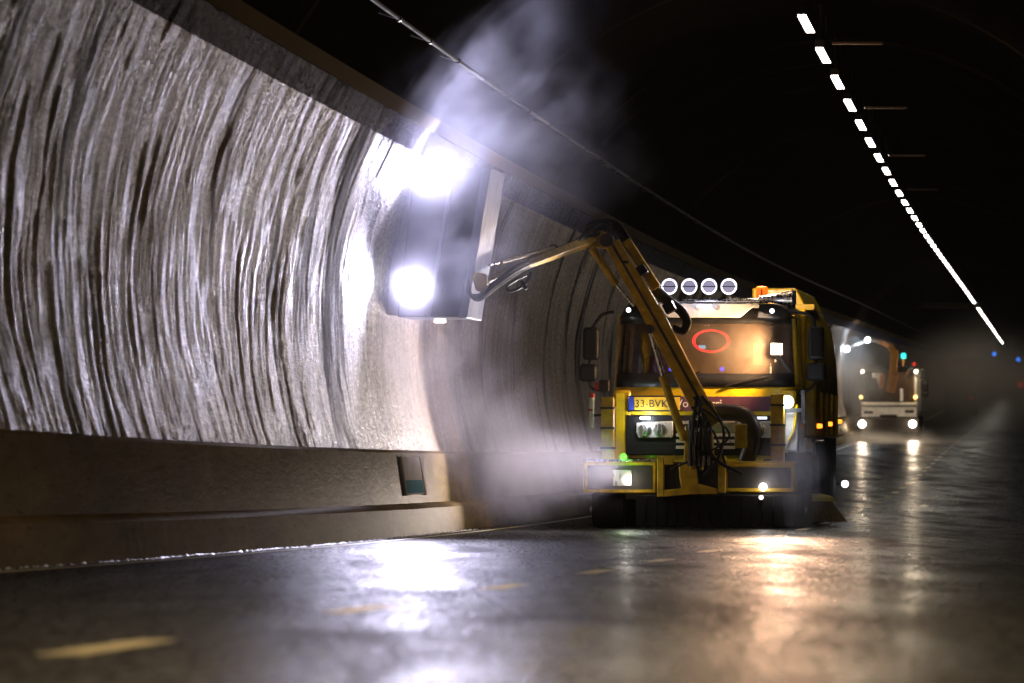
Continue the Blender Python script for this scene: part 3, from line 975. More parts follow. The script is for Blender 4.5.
def implement():
    """front-mounted carrier: bumper boxes, bracket with two openings, posts, brushes"""
    y = -1.05
    for q in ((583.5, 461, 656, 493), (724, 463, 795, 492)):
        m = MB(); rect(m, *q, y, .5); b = m.build('bumper_box', YELLOW_WORN, TRUCK, .015)
        m = MB(); rect(m, q[0] + 4, q[1] + 4.5, q[2] - 4, q[3] - 4, y - .012, .02); m.build('box_panel', DARKSTEEL, b)
        m = MB(); rect(m, q[0] - .5, q[1] - 1.6, q[2] + .5, q[1] + .4, y - .03, .56); m.build('top_edge', STEEL if q[0] < 600 else YELLOW_WORN, b, .004)
    # bracket plate with two openings, made of bars
    m = MB()
    rect(m, 657, 456, 664, 497, y - .10, .12); rect(m, 718, 456, 725.5, 493, y - .10, .12)
    rect(m, 664, 456, 673, 464.5, y - .098, .11); m.hexa_from = None
    a, b = at(664, 496.5, y - .1), at(718, 488, y - .1)
    lo = [at(664, 490, y), at(680, 488.5, y), at(700, 484, y), at(718, 489, y), at(718, 494, y), at(690, 494.5, y), at(664, 497, y)]
    m.prism([(p.x, p.z) for p in lo], 'y', y - .097, y + .01)
    md = [at(679, 464, y), at(685, 463, y), at(697, 470, y), at(699, 485, y), at(682, 488.3, y), at(680, 478, y)]
    m.prism([(p.x, p.z) for p in md], 'y', y - .09, y + .0)
    m.build('carrier_bracket', YELLOW_WORN, TRUCK, .01)
    m = MB(); rect(m, 652, 462, 730, 495, y + .05, .3); m.build('carrier_back', DARKSTEEL, TRUCK, .02)
    # posts
    for u0, u1, v0, v1 in ((601, 613.5, 397, 462), (770.5, 784, 394, 464)):
        m = MB(); rect(m, u0, v0, u1, v1, -.85, .16); p = m.build('corner_post', YELLOW_WORN, TRUCK, .012)
        for k in range(3):
            vv = v0 + 10 + k * 20
            m = MB(); rect(m, u0 - .8, vv, u1 + .8, vv + 2, -.87, .19); m.build('clamp', DARKSTEEL, p)
    # lamps and a green spot on the carrier
    m = MB(); rect(m, 613, 470, 632, 486, y - .03, .03); lpz = m.build('lamp_plate', SILVER, TRUCK, .006)
    for u, v, r, st in ((626.5, 480, .05, FRONTL), (763, 487, .05, FRONTL), (761, 497.5, .03, FRONTD)):
        m = MB(); m.lathe(at(u, v, y - .035), (0, -1, 0), [(-.05, r), (0, r), (.02, r * .9), (.022, r * .5)], 16); m.build('work_lamp', st, TRUCK)
    lamp('work_lamp_glow', 'POINT', at(626.5, 480, y - .3), 3, (1, .93, .82), TRUCK, .04)
    lamp('work_lamp_beam', 'SPOT', at(626.5, 480, y - .16), 3300, (1, .88, .86), TRUCK, .08, (-.50, -1, .36), 76, .8)
    lamp('work_lamp_glow', 'POINT', at(763, 487, y - .2), 2.0, (1, .95, .9), TRUCK, .04)
    m = MB(); m.lathe(at(623.5, 457, y - .05), (0, -1, 0), [(-.06, .03), (0, .045), (.02, .04), (.022, .02)], 14); m.build('green_lamp', GREENL, TRUCK)  # small glowing green disc on the left bumper box
    lamp('green_lamp_glow', 'POINT', at(623.5, 456, y - .16), 2.2, (.1, 1, .05), TRUCK, .03)
    # under-frame, deflector and support wheels
    m = MB(); rect(m, 640, 494, 800, 512, y + .06, .3); rect(m, 650, 510, 790, 522, y + .2, .2); m.build('under_frame', DARKSTEEL, TRUCK, .02)
    m = MB()
    for k in range(16):
        a = at(636 + k * 10.6, 496, y + .02); b = at(645.5 + k * 10.6, 529, y + .02)
        m.box(a.x, b.x, y + .02 + (k % 2) * .012, y + .035 + (k % 2) * .012, max(.03, b.z), a.z)
    m.build('rubber_apron', RUBBER, TRUCK)
    for u in (609, 788):
        p = at(u, 513, y + .35); wheel(Vector((p.x, y + .35, .235)), .235, .40, -1 if u < 700 else 1)
    # white side tank lit by the lamp above it
    m = MB(); rect(m, 785, 411, 798, 452, -.45, .35); m.build('water_box', WHITE, TRUCK, .03)
    m = MB(); m.tube(smooth_pts([at(797, 405, -.4), at(795, 420, -.5), at(793, 432, -.5), at(788, 441, -.5)], 6), .018, 8); m.build('yellow_hose', YELLOW, TRUCK)
    m = MB(); m.bar(at(783, 411, -.6), at(803, 410, -.6), .06, .05); m.bar(at(803, 390, -.6), at(803.5, 424, -.6), .05, .05); br = m.build('lamp_frame', BLACK, TRUCK)
    c = at(787.5, 402, -.66); m = MB(); m.lathe(c, (0, -1, 0), [(-.09, .05), (-.02, .075), (0, .08), (.015, .075), (.017, .04)], 18); m.build('work_lamp', POSTL, TRUCK)
    lamp('post_lamp_glow', 'POINT', c + Vector((0, -.14, -.02)), 22, (.86, .93, 1), TRUCK, .07)
    # left mast with reflective sleeve
    m = MB(); a, b = at(592, 394, -.7), at(591, 428, -.7); m.tube([b, a], .032, 10); ms = m.build('marker_mast', WHITE, TRUCK)
    m = MB(); m.tube([at(592, 397.5, -.7), at(592, 393, -.7)], .036, 10); m.tube([at(591, 409, -.7), at(591, 411, -.7)], .036, 10); m.build('red_band', REDPL, ms)
    m = MB(); m.bar(at(591, 415.5, -.66), at(604, 415, -.66), .04, .035); m.build('mast_bracket', BLACK, ms)
    m = MB(); rect(m, 599, 380, 609, 392, -.45, .12); m.build('junction_box', DARKSTEEL, TRUCK, .01)
    m = MB(); rect(m, 594.5, 382, 598.5, 390, -.45, .08); m.build('red_reflector', REDPL, TRUCK, .008)
    # hanging curtain in front of the right wheel
    m = MB()
    for k in range(5):
        a = at(772 + k * 8, 452 + (k % 2), -.55 + .02 * (k % 2)); b = at(779.7 + k * 8, 530, -.55)
        m.box(a.x, b.x, a.y, a.y + .015, max(.05, b.z), a.z)
    m.build('rubber_curtain', RUBBER, TRUCK)
    # side brush
    c = at(817, 497.5, 2.2); c.x = max(c.x, XC + 1.32)
    m = MB(); m.lathe(c, (0, 0, 1), [(-.05, .24), (0, .23), (.03, .16), (.05, .06)], 24); sb = m.build('side_brush', BRUSHY, TRUCK)
    m = MB()
    for k in range(90):
        t = 2 * math.pi * k / 90 + random.uniform(-.02, .02); d = Vector((math.cos(t), math.sin(t), 0))
        zz = c.z - .05
        m.tube([c + d * .17 + Vector((0, 0, -.04)), c + d * (.38 + random.uniform(-.03, .03)) + Vector((0, 0, -zz + .01))], .011, 4, cap=False)
    m.build('bristles', BRISTLE, sb)
    m = MB(); m.tube([c + Vector((0, 0, .05)), c + Vector((-.02, 0, .55))], .045, 10); m.tube([c + Vector((-.02, 0, .55)), c + Vector((-.4, .1, .7))], .04, 10); m.build('brush_arm', DARKSTEEL, sb)
    m = MB(); m.tube([at(811, 441, 2.2), at(824, 441, 2.2)], .016, 8); m.lathe(at(811, 436, 2.15), (0, 0, 1), [(-.04, .05), (.02, .06)], 12); m.build('valve', STEEL, TRUCK)


FRONTL = glow('front_lamp_glow', (1.0, .95, .86), 14)
GREENL = glow('green_lamp_face', (.08, 1.0, .03), 3)
FRONTD = glow('small_front_lamp_glow', (1.0, .95, .9), 1.5)
POSTL = glow('post_lamp_face', (.88, .95, 1.0), 16)
BRUSHY = mat('brush_yellow', (.75, .62, .02), .4, 0, .2, 6)
implement()


def screen_lights():
    """lit things at the windscreen: the warm flood lamp and the red ring sign"""
    c = at(776.5, 349, -.16)
    m = MB(); rect(m, 771, 343.5, 782, 354.5, -.16, .02); fl = m.build('flood_lamp', WARM, TRUCK, .008)
    m = MB(); rect(m, 770, 342.5, 783, 355.5, -.138, .07); m.build('housing', BLACK, fl, .01)
    m = MB(); m.bar(c + Vector((0, .06, -.06)), at(790, 372, -.02), .03, .03); m.build('stalk', BLACK, fl)
    lamp('flood_lamp_beam', 'SPOT', c + Vector((0, -.02, 0)), 850, (1, .56, .34), TRUCK, .08, (.07, -1, -.09), 20, 1.0)
    lamp('flood_lamp_spill', 'SPOT', c + Vector((.02, -.20, .0)), 330, (1, .58, .26), TRUCK, .06, (-1, .35, -.05), 130, .8)
    # red ring sign inside the glass
    a = at(711, 341, .12); n = 44; r1, r2 = .245, .150; m = MB(); vs = []
    for k in range(n):
        t = 2 * math.pi * k / n
        for q, dy in ((1.0, 0), (1.0, .03), (.84, .03), (.84, 0)):
            vs.append(a + Vector((math.cos(t) * r1 * q, dy, math.sin(t) * r2 * q)))
    m.add(vs, [(4 * k + j, 4 * ((k + 1) % n) + j, 4 * ((k + 1) % n) + (j + 1) % 4, 4 * k + (j + 1) % 4) for k in range(n) for j in range(4)])
    rs = m.build('red_ring_sign', REDRING, TRUCK)
    m = MB(); m.add([a + Vector((math.cos(2 * math.pi * k / n) * r1 * .9, .02 + d, math.sin(2 * math.pi * k / n) * r2 * .9)) for d in (0, .01) for k in range(n)],
                    [tuple(range(n)), tuple(range(n, 2 * n))] + [(k, (k + 1) % n, n + (k + 1) % n, n + k) for k in range(n)])
    m.build('sign_face', SIGNF, rs)
    m = MB(); m.box(a.x - .165, a.x - .07, a.y + .008, a.y + .018, a.z - .10, a.z - .055); m.build('screen', SCREEN, rs)
    for u in (673, 724):
        m = MB(); m.lathe(at(u - 2, 369, .10), (0, -1, 0), [(-.03, .028), (0, .03), (.012, .02)], 12); m.build('blue_lamp', BLUEDOT, TRUCK)  # two small glowing blue dots behind the glass


WARM = glow('flood_lamp_face', (1.0, .78, .50), 18)
REDRING = glow('red_ring_glow', (1.0, .015, .02), 7)
SIGNF = mat('sign_face', (.05, .05, .035), .5, 0, .5, 9)
SCREEN = glow('screen_glow', (.30, .62, 1.0), 3)
BLUEDOT = glow('blue_led', (.05, .06, 1.0), 7)
screen_lights()


def boom():
    """knuckle arm with its cylinders and hoses"""
    yb = -1.15
    # slewing column
    m = MB(); a, b = at(697, 470, yb), at(698, 418, yb)
    m.bar(a, b, .24, .17, .22, .15); m.bar(at(686, 462, yb), at(688, 425, yb), .10, .06); m.bar(at(712, 462, yb), at(710, 428, yb), .1, .07)
    m.build('slew_column', YELLOW_WORN, TRUCK, .015)
    # main boom
    el = -1.35
    p0, p1, p2 = at(704, 412, yb), at(655, 318, yb - .08), at(612, 243, el)
    m = MB(); m.bar(p0, p1, .22, .24, .20, .26); m.bar(p1, p2, .198, .258, .17, .20)
    mb = m.build('main_boom', YELLOW_WORN, TRUCK, .014)
    m = MB(); m.bar(p0 + Vector((.02, -.115, .03)), p1 + Vector((0, -.105, 0)), .012, .035); m.bar(p1 + Vector((0, -.104, 0)), p2 + Vector((0, -.088, 0)), .012, .03); m.build('boom_seam', DARKSTEEL, mb)
    m = MB(); m.bar(at(667, 303, yb - .02), at(672, 312, yb - .02), .26, .14); m.build('boom_collar', BLACK, mb, .01)
    m = MB(); m.bar(at(640, 266, el + .05), at(645, 274, el + .05), .24, .11); m.build('boom_collar', BLACK, mb, .01)
    m = MB(); m.bar(at(622, 262, el), at(629, 262.5, el), .22, .03)
    m.build('boom_collar', BLACK, mb, .01)
    # foot fork
    m = MB(); m.bar(at(704, 404, yb - .1), at(717, 424, yb - .1), .05, .20, .05, .13); m.bar(at(704, 404, yb + .12), at(717, 424, yb + .12), .05, .20, .05, .13); m.build('boom_foot', YELLOW_WORN, TRUCK, .01)
    # upper link cylinder on the right of the boom
    m = MB(); m.bar(at(626, 240, el + .1), at(657, 288, yb), .12, .115); m.build('upper_link', YELLOW_WORN, TRUCK, .015)
    # lift cylinder at the front, with chrome rod
    m = MB(); m.tube([at(684.5, 441, yb - .12), at(662.5, 376, yb - .12)], .052, 16); lc = m.build('lift_cylinder', YELLOW_WORN, TRUCK)
    m = MB(); m.tube([at(662.5, 376, yb - .12), at(650, 331, yb - .12)], .030, 12); m.build('piston_rod', STEEL, lc)
    m = MB(); m.lathe(at(649, 329, yb - .24), (0, 1, 0), [(0, .06), (.22, .06)], 14); m.build('pin', DARKSTEEL, lc)
    # knuckle cylinder on the wall side
    m = MB(); m.tube([at(592, 248, el - .1), at(616, 284, yb - .15)], .05, 14); kc = m.build('knuckle_cylinder', YELLOW_WORN, TRUCK)
    m = MB(); m.tube([at(616, 284, yb - .15), at(634, 306, yb - .1)], .022, 10); m.build('piston_rod', STEEL, kc)
    # elbow block
    m = MB(); m.prism([(q.x, q.z) for q in (at(585, 240, el), at(590, 233, el), at(604, 231, el), at(612, 238, el), at(611, 249, el), at(590, 247, el))], 'y', el - .13, el + .13)
    m.build('elbow', YELLOW_WORN, TRUCK, .015)
    m = MB(); m.lathe(at(606, 240, el - .16), (0, 1, 0), [(0, .085), (.32, .085)], 18); m.build('elbow_pin', DARKSTEEL, TRUCK)
    # forearm reaching forward to the wall
    e0, e1 = at(592, 240, el - .02), at(484, 281, HEADY - .1)
    m = MB(); m.bar(e0, e1, .13, .12, .07, .06); fa = m.build('forearm', YELLOW_WORN, TRUCK, .012)
    q0, q1, q2 = at(555, 248.5, el - 1.2), at(500, 262.5, HEADY + .7), at(489, 265, HEADY + .1)
    m = MB(); m.tube([q0, q1], .042, 12); fc = m.build('forearm_cylinder', YELLOW, TRUCK)
    m = MB(); m.tube([q1, q2], .018, 10); m.build('piston_rod', STEEL, fc)
    m = MB(); m.lathe(at(553, 250, el - 1.32), (0, 1, 0), [(0, .07), (.26, .07)], 14); m.build('bracket_pin', DARKSTEEL, fc)
    # wrist plate
    yw = HEADY - .12
    m = MB(); m.prism([(q.x, q.z) for q in (at(473, 277, yw), at(478, 272, yw), at(487, 275, yw), at(488.5, 286, yw), at(484, 292.5, yw), at(477, 291, yw))], 'y', yw - .12, yw + .1)
    m.build('wrist_plate', YELLOW, TRUCK, .02)
    # hoses along the forearm
    m = MB(); rnd = random.Random(3)
    for k in range(9):
        o = rnd.uniform(-3.0, 3.5); dy = rnd.uniform(-.1, .1)
        pts = [at(611, 232 - k * 1.2, el + dy), at(602 + o * .3, 222.5 + k * 1.3, el + dy), at(588, 231 + o + k * .6, el - .3 + dy), at(576, 244 + o, el - .9 + dy), at(545, 257 + o, el - 2.1 + dy),
               at(518, 269 + o * 1.1, HEADY + 1.2 + dy), at(495, 285 + o, HEADY + .2 + dy), at(480, 297 + o * .8, HEADY - .3 + dy), at(469.5 + o * .4, 294 + o * .4, HEADY - .35 + dy), at(469, 281 + o * .5, HEADY - .3 + dy)]
        m.tube(smooth_pts(pts, 7), .020, 7)
    m.build('hose_bundle', HOSE, TRUCK)
    # arch of hoses over the elbow and down the boom
    m = MB()
    for k in range(7):
        o = k * 1.5 - 4
        pts = [at(586 + k * .5, 239, el - .1), at(589 + o * .2, 228 + o * .8, el + .03 * k), at(602, 221.5 + o * .9 + 2.5, el + .03 * k), at(617 - o * .3, 226 + o * .8, el + .03 * k), at(626.5 - o * .8, 239, el + .1), at(640 - o * .4, 263, el + .14),
               at(658 - o * .4, 290, yb + .2), at(672 - o * .5, 309, yb + .2)]
        m.tube(smooth_pts(pts, 7), .020, 7)
    m.build('hose_arch', HOSE, TRUCK)
    # thick black sleeve beside the visor
    m = MB(); m.tube(smooth_pts([at(655, 290, yb + .25), at(668, 301, yb + .2), at(681, 311, yb + .15), at(687, 322, yb + .1), at(683, 331, yb + .05), at(674, 328, yb + .1)], 7), .075, 12, .05)
    m.build('hose_sleeve', BLACK, TRUCK)
    # dangling loop under the forearm
    m = MB(); yl = HEADY + 1.6
    m.tube(smooth_pts([at(531, 272, yl), at(527, 282, yl), at(518, 289, yl), at(509, 291, yl), at(507, 286.5, yl), at(514, 281, yl), at(526, 275, yl)], 7), .018, 8)
    m.tube(smooth_pts([at(521, 281, yl), at(524, 286, yl), at(526.5, 289.5, yl)], 4), .022, 8); m.build('hose_loop', HOSE, TRUCK)
    # hoses and valves at the foot of the boom
    m = MB(); rnd = random.Random(11)
    for k in range(7):
        u = rnd.uniform(684, 722); u2 = rnd.uniform(686, 726)
        pts = [at(692 + k * 1.6, 402 + rnd.uniform(-6, 6), yb - .22), at(u + 2, 425, yb - .28 + rnd.uniform(-.06, .04)), at(u2, 446 + rnd.uniform(-6, 10), yb - .26), at(rnd.uniform(670, 742), 466 + rnd.uniform(-4, 10), yb - .12)]
        m.tube(smooth_pts(pts, 7), rnd.uniform(.014, .024), 7)
    m.build('foot_hoses', HOSE, TRUCK)
    m = MB()
    for k in range(4):
        m.tube([at(696 + k * 3.4, 432, yb - .27), at(696 + k * 3.4, 424, yb - .27)], .015, 8)
    m.tube([at(706, 430, yb - .3), at(706, 423, yb - .3)], .03, 10); m.build('valve_fittings', STEEL, TRUCK)
    m = MB()
    for k in range(5):
        m.tube([at(690 + k * 5, 466, yb - .2), at(690.5 + k * 4.6, 420, yb - .2)], .028, 8)
    m.build('valve_block', DARKSTEEL, TRUCK)
    # big suction duct bending round the right
    m = MB(); m.tube(smooth_pts([at(714, 412, -.5), at(729, 411.5, -.55), at(745, 416, -.6), at(752.5, 428, -.62), at(752, 444, -.6), at(746, 462, -.6)], 8), .105, 18)
    m.build('suction_duct', DUCT, TRUCK)
    m = MB(); m.bar(at(741, 424, -.85), at(741, 448, -.85), .06, .16); m.build('duct_bracket', YELLOW_WORN, TRUCK, .01)
    m = MB(); rect(m, 712, 422.5, 738, 433, -.62, .1); m.build('filter_box', WHITE, TRUCK, .02)


HEADY = -7.0
DUCT = mat('brown_duct', (.040, .022, .015), .45, 0, .4, 5)
boom()


def head():
    """brush head pressed towards the wall, with four flood lamps on its cover"""
    y = HEADY
    q = [at(414, 166, y), at(490, 168, y), at(466, 317, y), at(397, 317, y)]
    m = MB(); m.prism([(p.x, p.z) for p in q], 'y', y, y + 1.35); hd = m.build('brush_head', COVER, TRUCK, .02)
    e = [at(483, 168, y), at(491.5, 168, y), at(467.5, 318, y), at(459, 318, y)]
    m = MB(); m.prism([(p.x, p.z) for p in e], 'y', y - .06, y + 1.37); m.build('edge_rail', COVER_EDGE, hd, .008)
    e = [at(452, 166.5, y), at(456, 166.5, y), at(430, 318, y), at(426, 318, y)]
    m = MB(); m.prism([(p.x, p.z) for p in e], 'y', y - .03, y + .01); m.build('panel_seam', COVER_EDGE, hd)
    a, b = at(400, 316, y + .7), at(413, 168, y + .7)
    m = MB(); m.tube([a, b], .16, 20); m.build('brush_roller', BRISTLE, hd)
    for u, v in ((432, 181), (413, 285)):
        c = at(u, v, y - .10); r = .10
        m = MB(); m.lathe(c, (0, -1, 0), [(0, r), (.015, r * .97), (.02, r * .6)], 24); lm = m.build('flood_lamp', HEADL, hd)
        m = MB(); m.lathe(c, (0, 1, 0), [(.002, r * 1.08), (.03, r * 1.1), (.10, r * .8)], 24); m.build('lamp_housing', BLACK, lm)
        lamp('flood_lamp_light', 'SPOT', c + Vector((0, -.08, 0)), 950 if v < 200 else 1700, (.76, .73, 1.0), TRUCK, .10, (.06, -1, .6) if v < 200 else (.14, -1, -.10), 140 if v < 200 else 56, 1.0)
    c = at(440, 320, y + .7); tg = at(453, 485, -2.6)
    m = MB(); m.lathe(c, (0, 0, -1), [(-.02, .07), (.03, .08), (.04, .05)], 16); m.build('down_lamp', HEADD, hd)  # lamp added under the head to brighten the barrier below
    lamp('down_lamp_light', 'SPOT', c + Vector((.0, 0, -.08)), 260, (1.0, .95, .82), TRUCK, .03, tg - c, 26, .35)


HEADL = glow('flood_lamp_glow', (.88, .92, 1.0), 40)
HEADD = glow('down_lamp_glow', (1.0, .95, .85), 1.5)
head()


# ------------------------------------------------------------------ operator in the cab
def person(label, root):
    sk = [(0, 0, 0), (0, .02, .25), (0, .0, .48), (0, -.02, .58), (0, -.03, .68), (0, -.03, .80),
          (-.20, 0, .46), (-.27, -.14, .22), (-.17, -.36, .20), (.20, 0, .46), (.27, -.14, .22), (.17, -.36, .20),
          (-.11, -.06, -.02), (-.12, -.46, -.0), (-.12, -.50, -.40), (.11, -.06, -.02), (.12, -.46, 0), (.12, -.50, -.40)]
    ed = [(0, 1), (1, 2), (2, 3), (3, 4), (4, 5), (2, 6), (6, 7), (7, 8), (2, 9), (9, 10), (10, 11), (0, 12), (12, 13), (13, 14), (0, 15), (15, 16), (16, 17)]
    rad = [.15, .155, .13, .06, .085, .075, .075, .055, .04, .075, .055, .04, .095, .075, .055, .095, .075, .055]
    me = bpy.data.meshes.new('person'); me.from_pydata(sk, ed, []); o = bpy.data.objects.new('person', me); C.objects.link(o)
    o.modifiers.new('skin', 'SKIN')
    for i, r in enumerate(rad):
        me.skin_vertices[0].data[i].radius = (r, r)
    me.skin_vertices[0].data[0].use_root = True
    s_ = o.modifiers.new('sub', 'SUBSURF'); s_.levels = s_.render_levels = 2
    me.materials.append(CLOTH); o.matrix_world = root
    h = MB(); h.lathe((0, -.03, .74), (0, 0, 1), [(-.03, .088), (.03, .104), (.08, .10), (.12, .07), (.135, .02)], 18); h.build('hair', HAIR, o)
    f = MB(); f.lathe((0, -.055, .60), (0, 0, 1), [(-.02, .05), (.03, .07), (.09, .082), (.14, .078)], 16)
    f.add([(-.012, -.13, .68), (.012, -.13, .68), (0, -.16, .665), (0, -.135, .715)], [(0, 1, 2), (0, 2, 3), (1, 3, 2), (0, 3, 1)])
    f.build('face', SKIN, o)
    tag(o, label, 'person')
    return o


person('seated person in orange workwear behind the left half of the truck windscreen', TR @ Matrix.Translation((XC - .62, 1.14, ZWB - .12)))


# ------------------------------------------------------------------ the second truck, far behind
S2 = 229.0
T2 = P(S2, 0, 0); T2.x = (888.5 - 512) / FPX * S2
EU2 = Euler((-.008, 0, -.10))
TRUCK2 = empty('cleaning_truck', T2, tuple(EU2))
tag(TRUCK2, 'distant white and black cleaning truck with an orange arm and bright headlights in the haze', 'truck')
M2 = Matrix.Translation(T2) @ EU2.to_matrix().to_4x4()


def far_truck():
    A = lambda u, v, y=0: at(u, v, y, M2)

    def rc(m, u0, v0, u1, v1, y, th):
        a, b = A(u0, v1, y), A(u1, v0, y); return m.box(a.x, b.x, y, y + th, a.z, b.z)
    W2, NIGHT = TRUCK2, BLACK
    m = MB(); rc(m, 861, 402, 917, 418, 0, 1.9); a, b = A(863, 403, .9), A(916, 370, .9); m.build('cab_body', WHITE, W2, .06); m = MB(); m.box(a.x, b.x, 1.6, 1.9, a.z + .002, b.z); m.build('cab_back', BLACK, W2)
    m = MB(); rc(m, 863, 366, 915, 372, .25, 1.65); m.build('cab_roof', BLACK, W2, .06)
    m = MB(); a, b = A(864, 403, .04), A(914, 372, .2)
    m.hexa([(a.x, .02, a.z), (b.x, .02, a.z), (b.x, .06, a.z), (a.x, .06, a.z), (a.x, .25, b.z), (b.x, .25, b.z), (b.x, .29, b.z), (a.x, .29, b.z)]); m.build('windscreen', GLASS, W2)
    for u in (862.5, 915.5):
        m = MB(); m.bar(A(u, 402, .2), A(u, 370, .35), .2, .10); m.build('pillar', BLACK if u < 880 else WHITE, W2, .02)
    m = MB(); rc(m, 860, 418, 919, 434, -.3, .6); m.build('bumper', DARKSTEEL, W2, .05)
    m = MB(); rc(m, 880, 414.5, 897, 419, -.04, .06); rc(m, 864, 411, 873, 413.5, -.03, .05); rc(m, 905, 410, 914, 413, -.03, .05); m.build('grille', DARKSTEEL, W2, .01)
    m = MB(); rc(m, 861.5, 405.5, 916.5, 406.5, -.02, .03); m.build('panel_gap', BLACK, W2)
    m = MB(); rc(m, 868, 432, 912, 439, -.2, .4); m.build('lower_apron', RUBBER, W2, .03)
    m = MB(); rc(m, 900, 388.5, 903, 401, -.06, .04); m.build('white_sticker', WHITE_LIT, W2)
    for x in (-1.0, 1.0):
        wheel(Vector((x, 1.0, .48)), .48, .34, 1 if x > 0 else -1, W2)
        wheel(Vector((x, 4.6, .48)), .48, .5, 1 if x > 0 else -1, W2)
    m = MB(); m.box(-1.2, 1.25, 2.1, 7.0, 1.1, 2.9); m.build('tank_body', WHITE, W2, .08)
    m = MB(); m.box(-.5, .5, .4, 7.0, .6, 1.08); m.build('chassis', DARKSTEEL, W2)
    for u in (862, 912.5):
        c = A(u, 424, -.34); m = MB(); m.lathe(c, (0, -1, 0), [(-.1, .09), (0, .14), (.03, .13), (.035, .07)], 18); m.build('headlight', HEAD2, W2)
        lamp('headlight_spill', 'POINT', c + Vector((0, -.7, .05)), 16, (1, .80, .58), W2, .1)
        lamp('headlight_beam', 'SPOT', c + Vector((0, -.08, 0)), 1900, (1, .78, .54), W2, .12, (-.02, -1, -.07), 26, .8)
    for u, v, mm in ((861, 397, AMB2), (915.5, 397, AMB2), (862.5, 371.5, TOP2), (916, 371.5, TOP2)):
        if mm is TOP2:
            lamp('top_lamp_light', 'POINT', A(u, v, -.5) + Vector((-.25 if u < 880 else .25, 0, .15)), 55, (1, .74, .46), W2, .1)
        c = A(u, v, -.15); m = MB(); m.lathe(c, (0, -1, 0), [(-.25, .05), (0, .075), (.02, .07), (.025, .03)], 14); m.build('marker_lamp', mm, W2)
    # mirrors
    m = MB(); m.tube([A(915, 375, .2), A(923, 378, .15), A(925, 386, .15)], .03, 8); ma = m.build('mirror_arm', BLACK, W2)
    m = MB(); rc(m, 921.5, 382, 928, 391, .1, .12); m.build('mirror', BLACK, ma, .04)
    m = MB(); rc(m, 921.5, 392, 928, 397, .1, .12); m.build('mirror', BLACK, ma, .04)
    # orange arm
    m = MB(); m.bar(A(890, 392, -.8), A(894, 374, -.8), .3, .34); m.bar(A(881, 388, -.7), A(883, 374, -.7), .2, .2); m.build('slew_column', ORANGE_PAINT, W2, .02)
    m = MB(); m.bar(A(893, 373, -.8), A(894.5, 350, -.8), .25, .30); m.bar(A(894, 352, -.8), A(889, 345, -.9), .22, .26); m.bar(A(889, 346, -.9), A(879, 341.5, -1.4), .2, .2); ar = m.build('arm', ORANGE_PAINT, W2, .02)
    m = MB(); m.bar(A(879, 342, -1.4), A(868, 339, -2.0), .14, .14); m.bar(A(868, 340, -2.0), A(847, 348.5, -2.5), .12, .12); m.build('forearm', SILVER, W2, .02)
    m = MB(); rc(m, 872, 373, 883, 378, -.4, .2); m.bar(A(878, 378, -.4), A(881, 388, -.4), .12, .12); m.build('white_bracket', WHITE, W2, .02)
    for u, v, r in ((867.5, 340, .17), (846.5, 349, .20)):
        c = A(u, v, -2.6); m = MB(); m.lathe(c, (0, -1, 0), [(-.12, r * .5), (0, r * .6), (.03, r * .55), (.035, r * .3)], 18); m.build('flood_lamp', FL2, W2)
        lamp('flood_lamp_light', 'SPOT', c + Vector((0, -.2, 0)), 90, (.72, .84, 1), W2, .12, (-.7, -1, -.35), 95, .9)
    # teal beacon on its pole, and horns
    m = MB(); m.tube([A(903, 372, .4), A(903.3, 358, .4)], .04, 8); po = m.build('beacon_pole', ORANGE_PAINT, W2)
    m = MB(); m.lathe(A(903.5, 358.5, .4), (0, 0, 1), [(0, .10), (.18, .10), (.22, .05)], 14); m.build('beacon', TEAL, po)
    m = MB(); m.tube([A(905, 377, -.1), A(909, 370, -.1), A(913, 368.5, -.1)], .05, 8); m.build('horn', STEEL, W2)
    m = MB(); m.lathe(A(914, 366, .5), (0, 0, 1), [(0, .1), (.14, .09), (.16, .02)], 12); m.build('red_beacon', REDPL, W2)


HEAD2 = glow('far_headlight_glow', (1.0, .90, .74), 30)
AMB2 = glow('far_amber_lamp', (1.0, .62, .18), 5)
TOP2 = glow('far_top_lamp', (1.0, .84, .66), 6)
FL2 = glow('far_flood_glow', (.80, .90, 1.0), 30)
TEAL = glow('teal_beacon_glow', (.03, .65, .60), 2.2)
WHITE_LIT = mat('white_sticker', (.85, .88, .92), .35, 0, .1)
far_truck()

# ------------------------------------------------------------------ vehicle at the limit of sight
r = empty('board_truck', P(400, -4.55, 0), (0, 0, -.09)); tag(r, 'dim truck with a tall reddish board, barely visible far down the tunnel', 'truck')
m_ = MB(); m_.box(-.85, .85, 0, .12, 1.95, 3.95); m_.build('warning_board', REDDISH, r, .35, seg=5)
m_ = MB(); m_.box(-1.1, 1.1, .15, 5.5, .7, 1.8); m_.build('flat_bed', DARKSTEEL, r, .05)
m_ = MB(); m_.box(-1.1, 1.1, 5.6, 7.4, .7, 2.9); m_.build('cab_body', YELLOW, r, .15)
for x in (-1.0, 1.0):
    for y in (1.3, 6.3):
        wheel(Vector((x, y, .45)), .45, .35, 1 if x > 0 else -1, r)
m_ = MB(); m_.lathe((.7, -.02, 1.25), (0, -1, 0), [(0, .12), (.03, .1)], 12); m_.build('tail_lamp', glow('dim_tail_lamp', (1, .05, .02), .5), r)


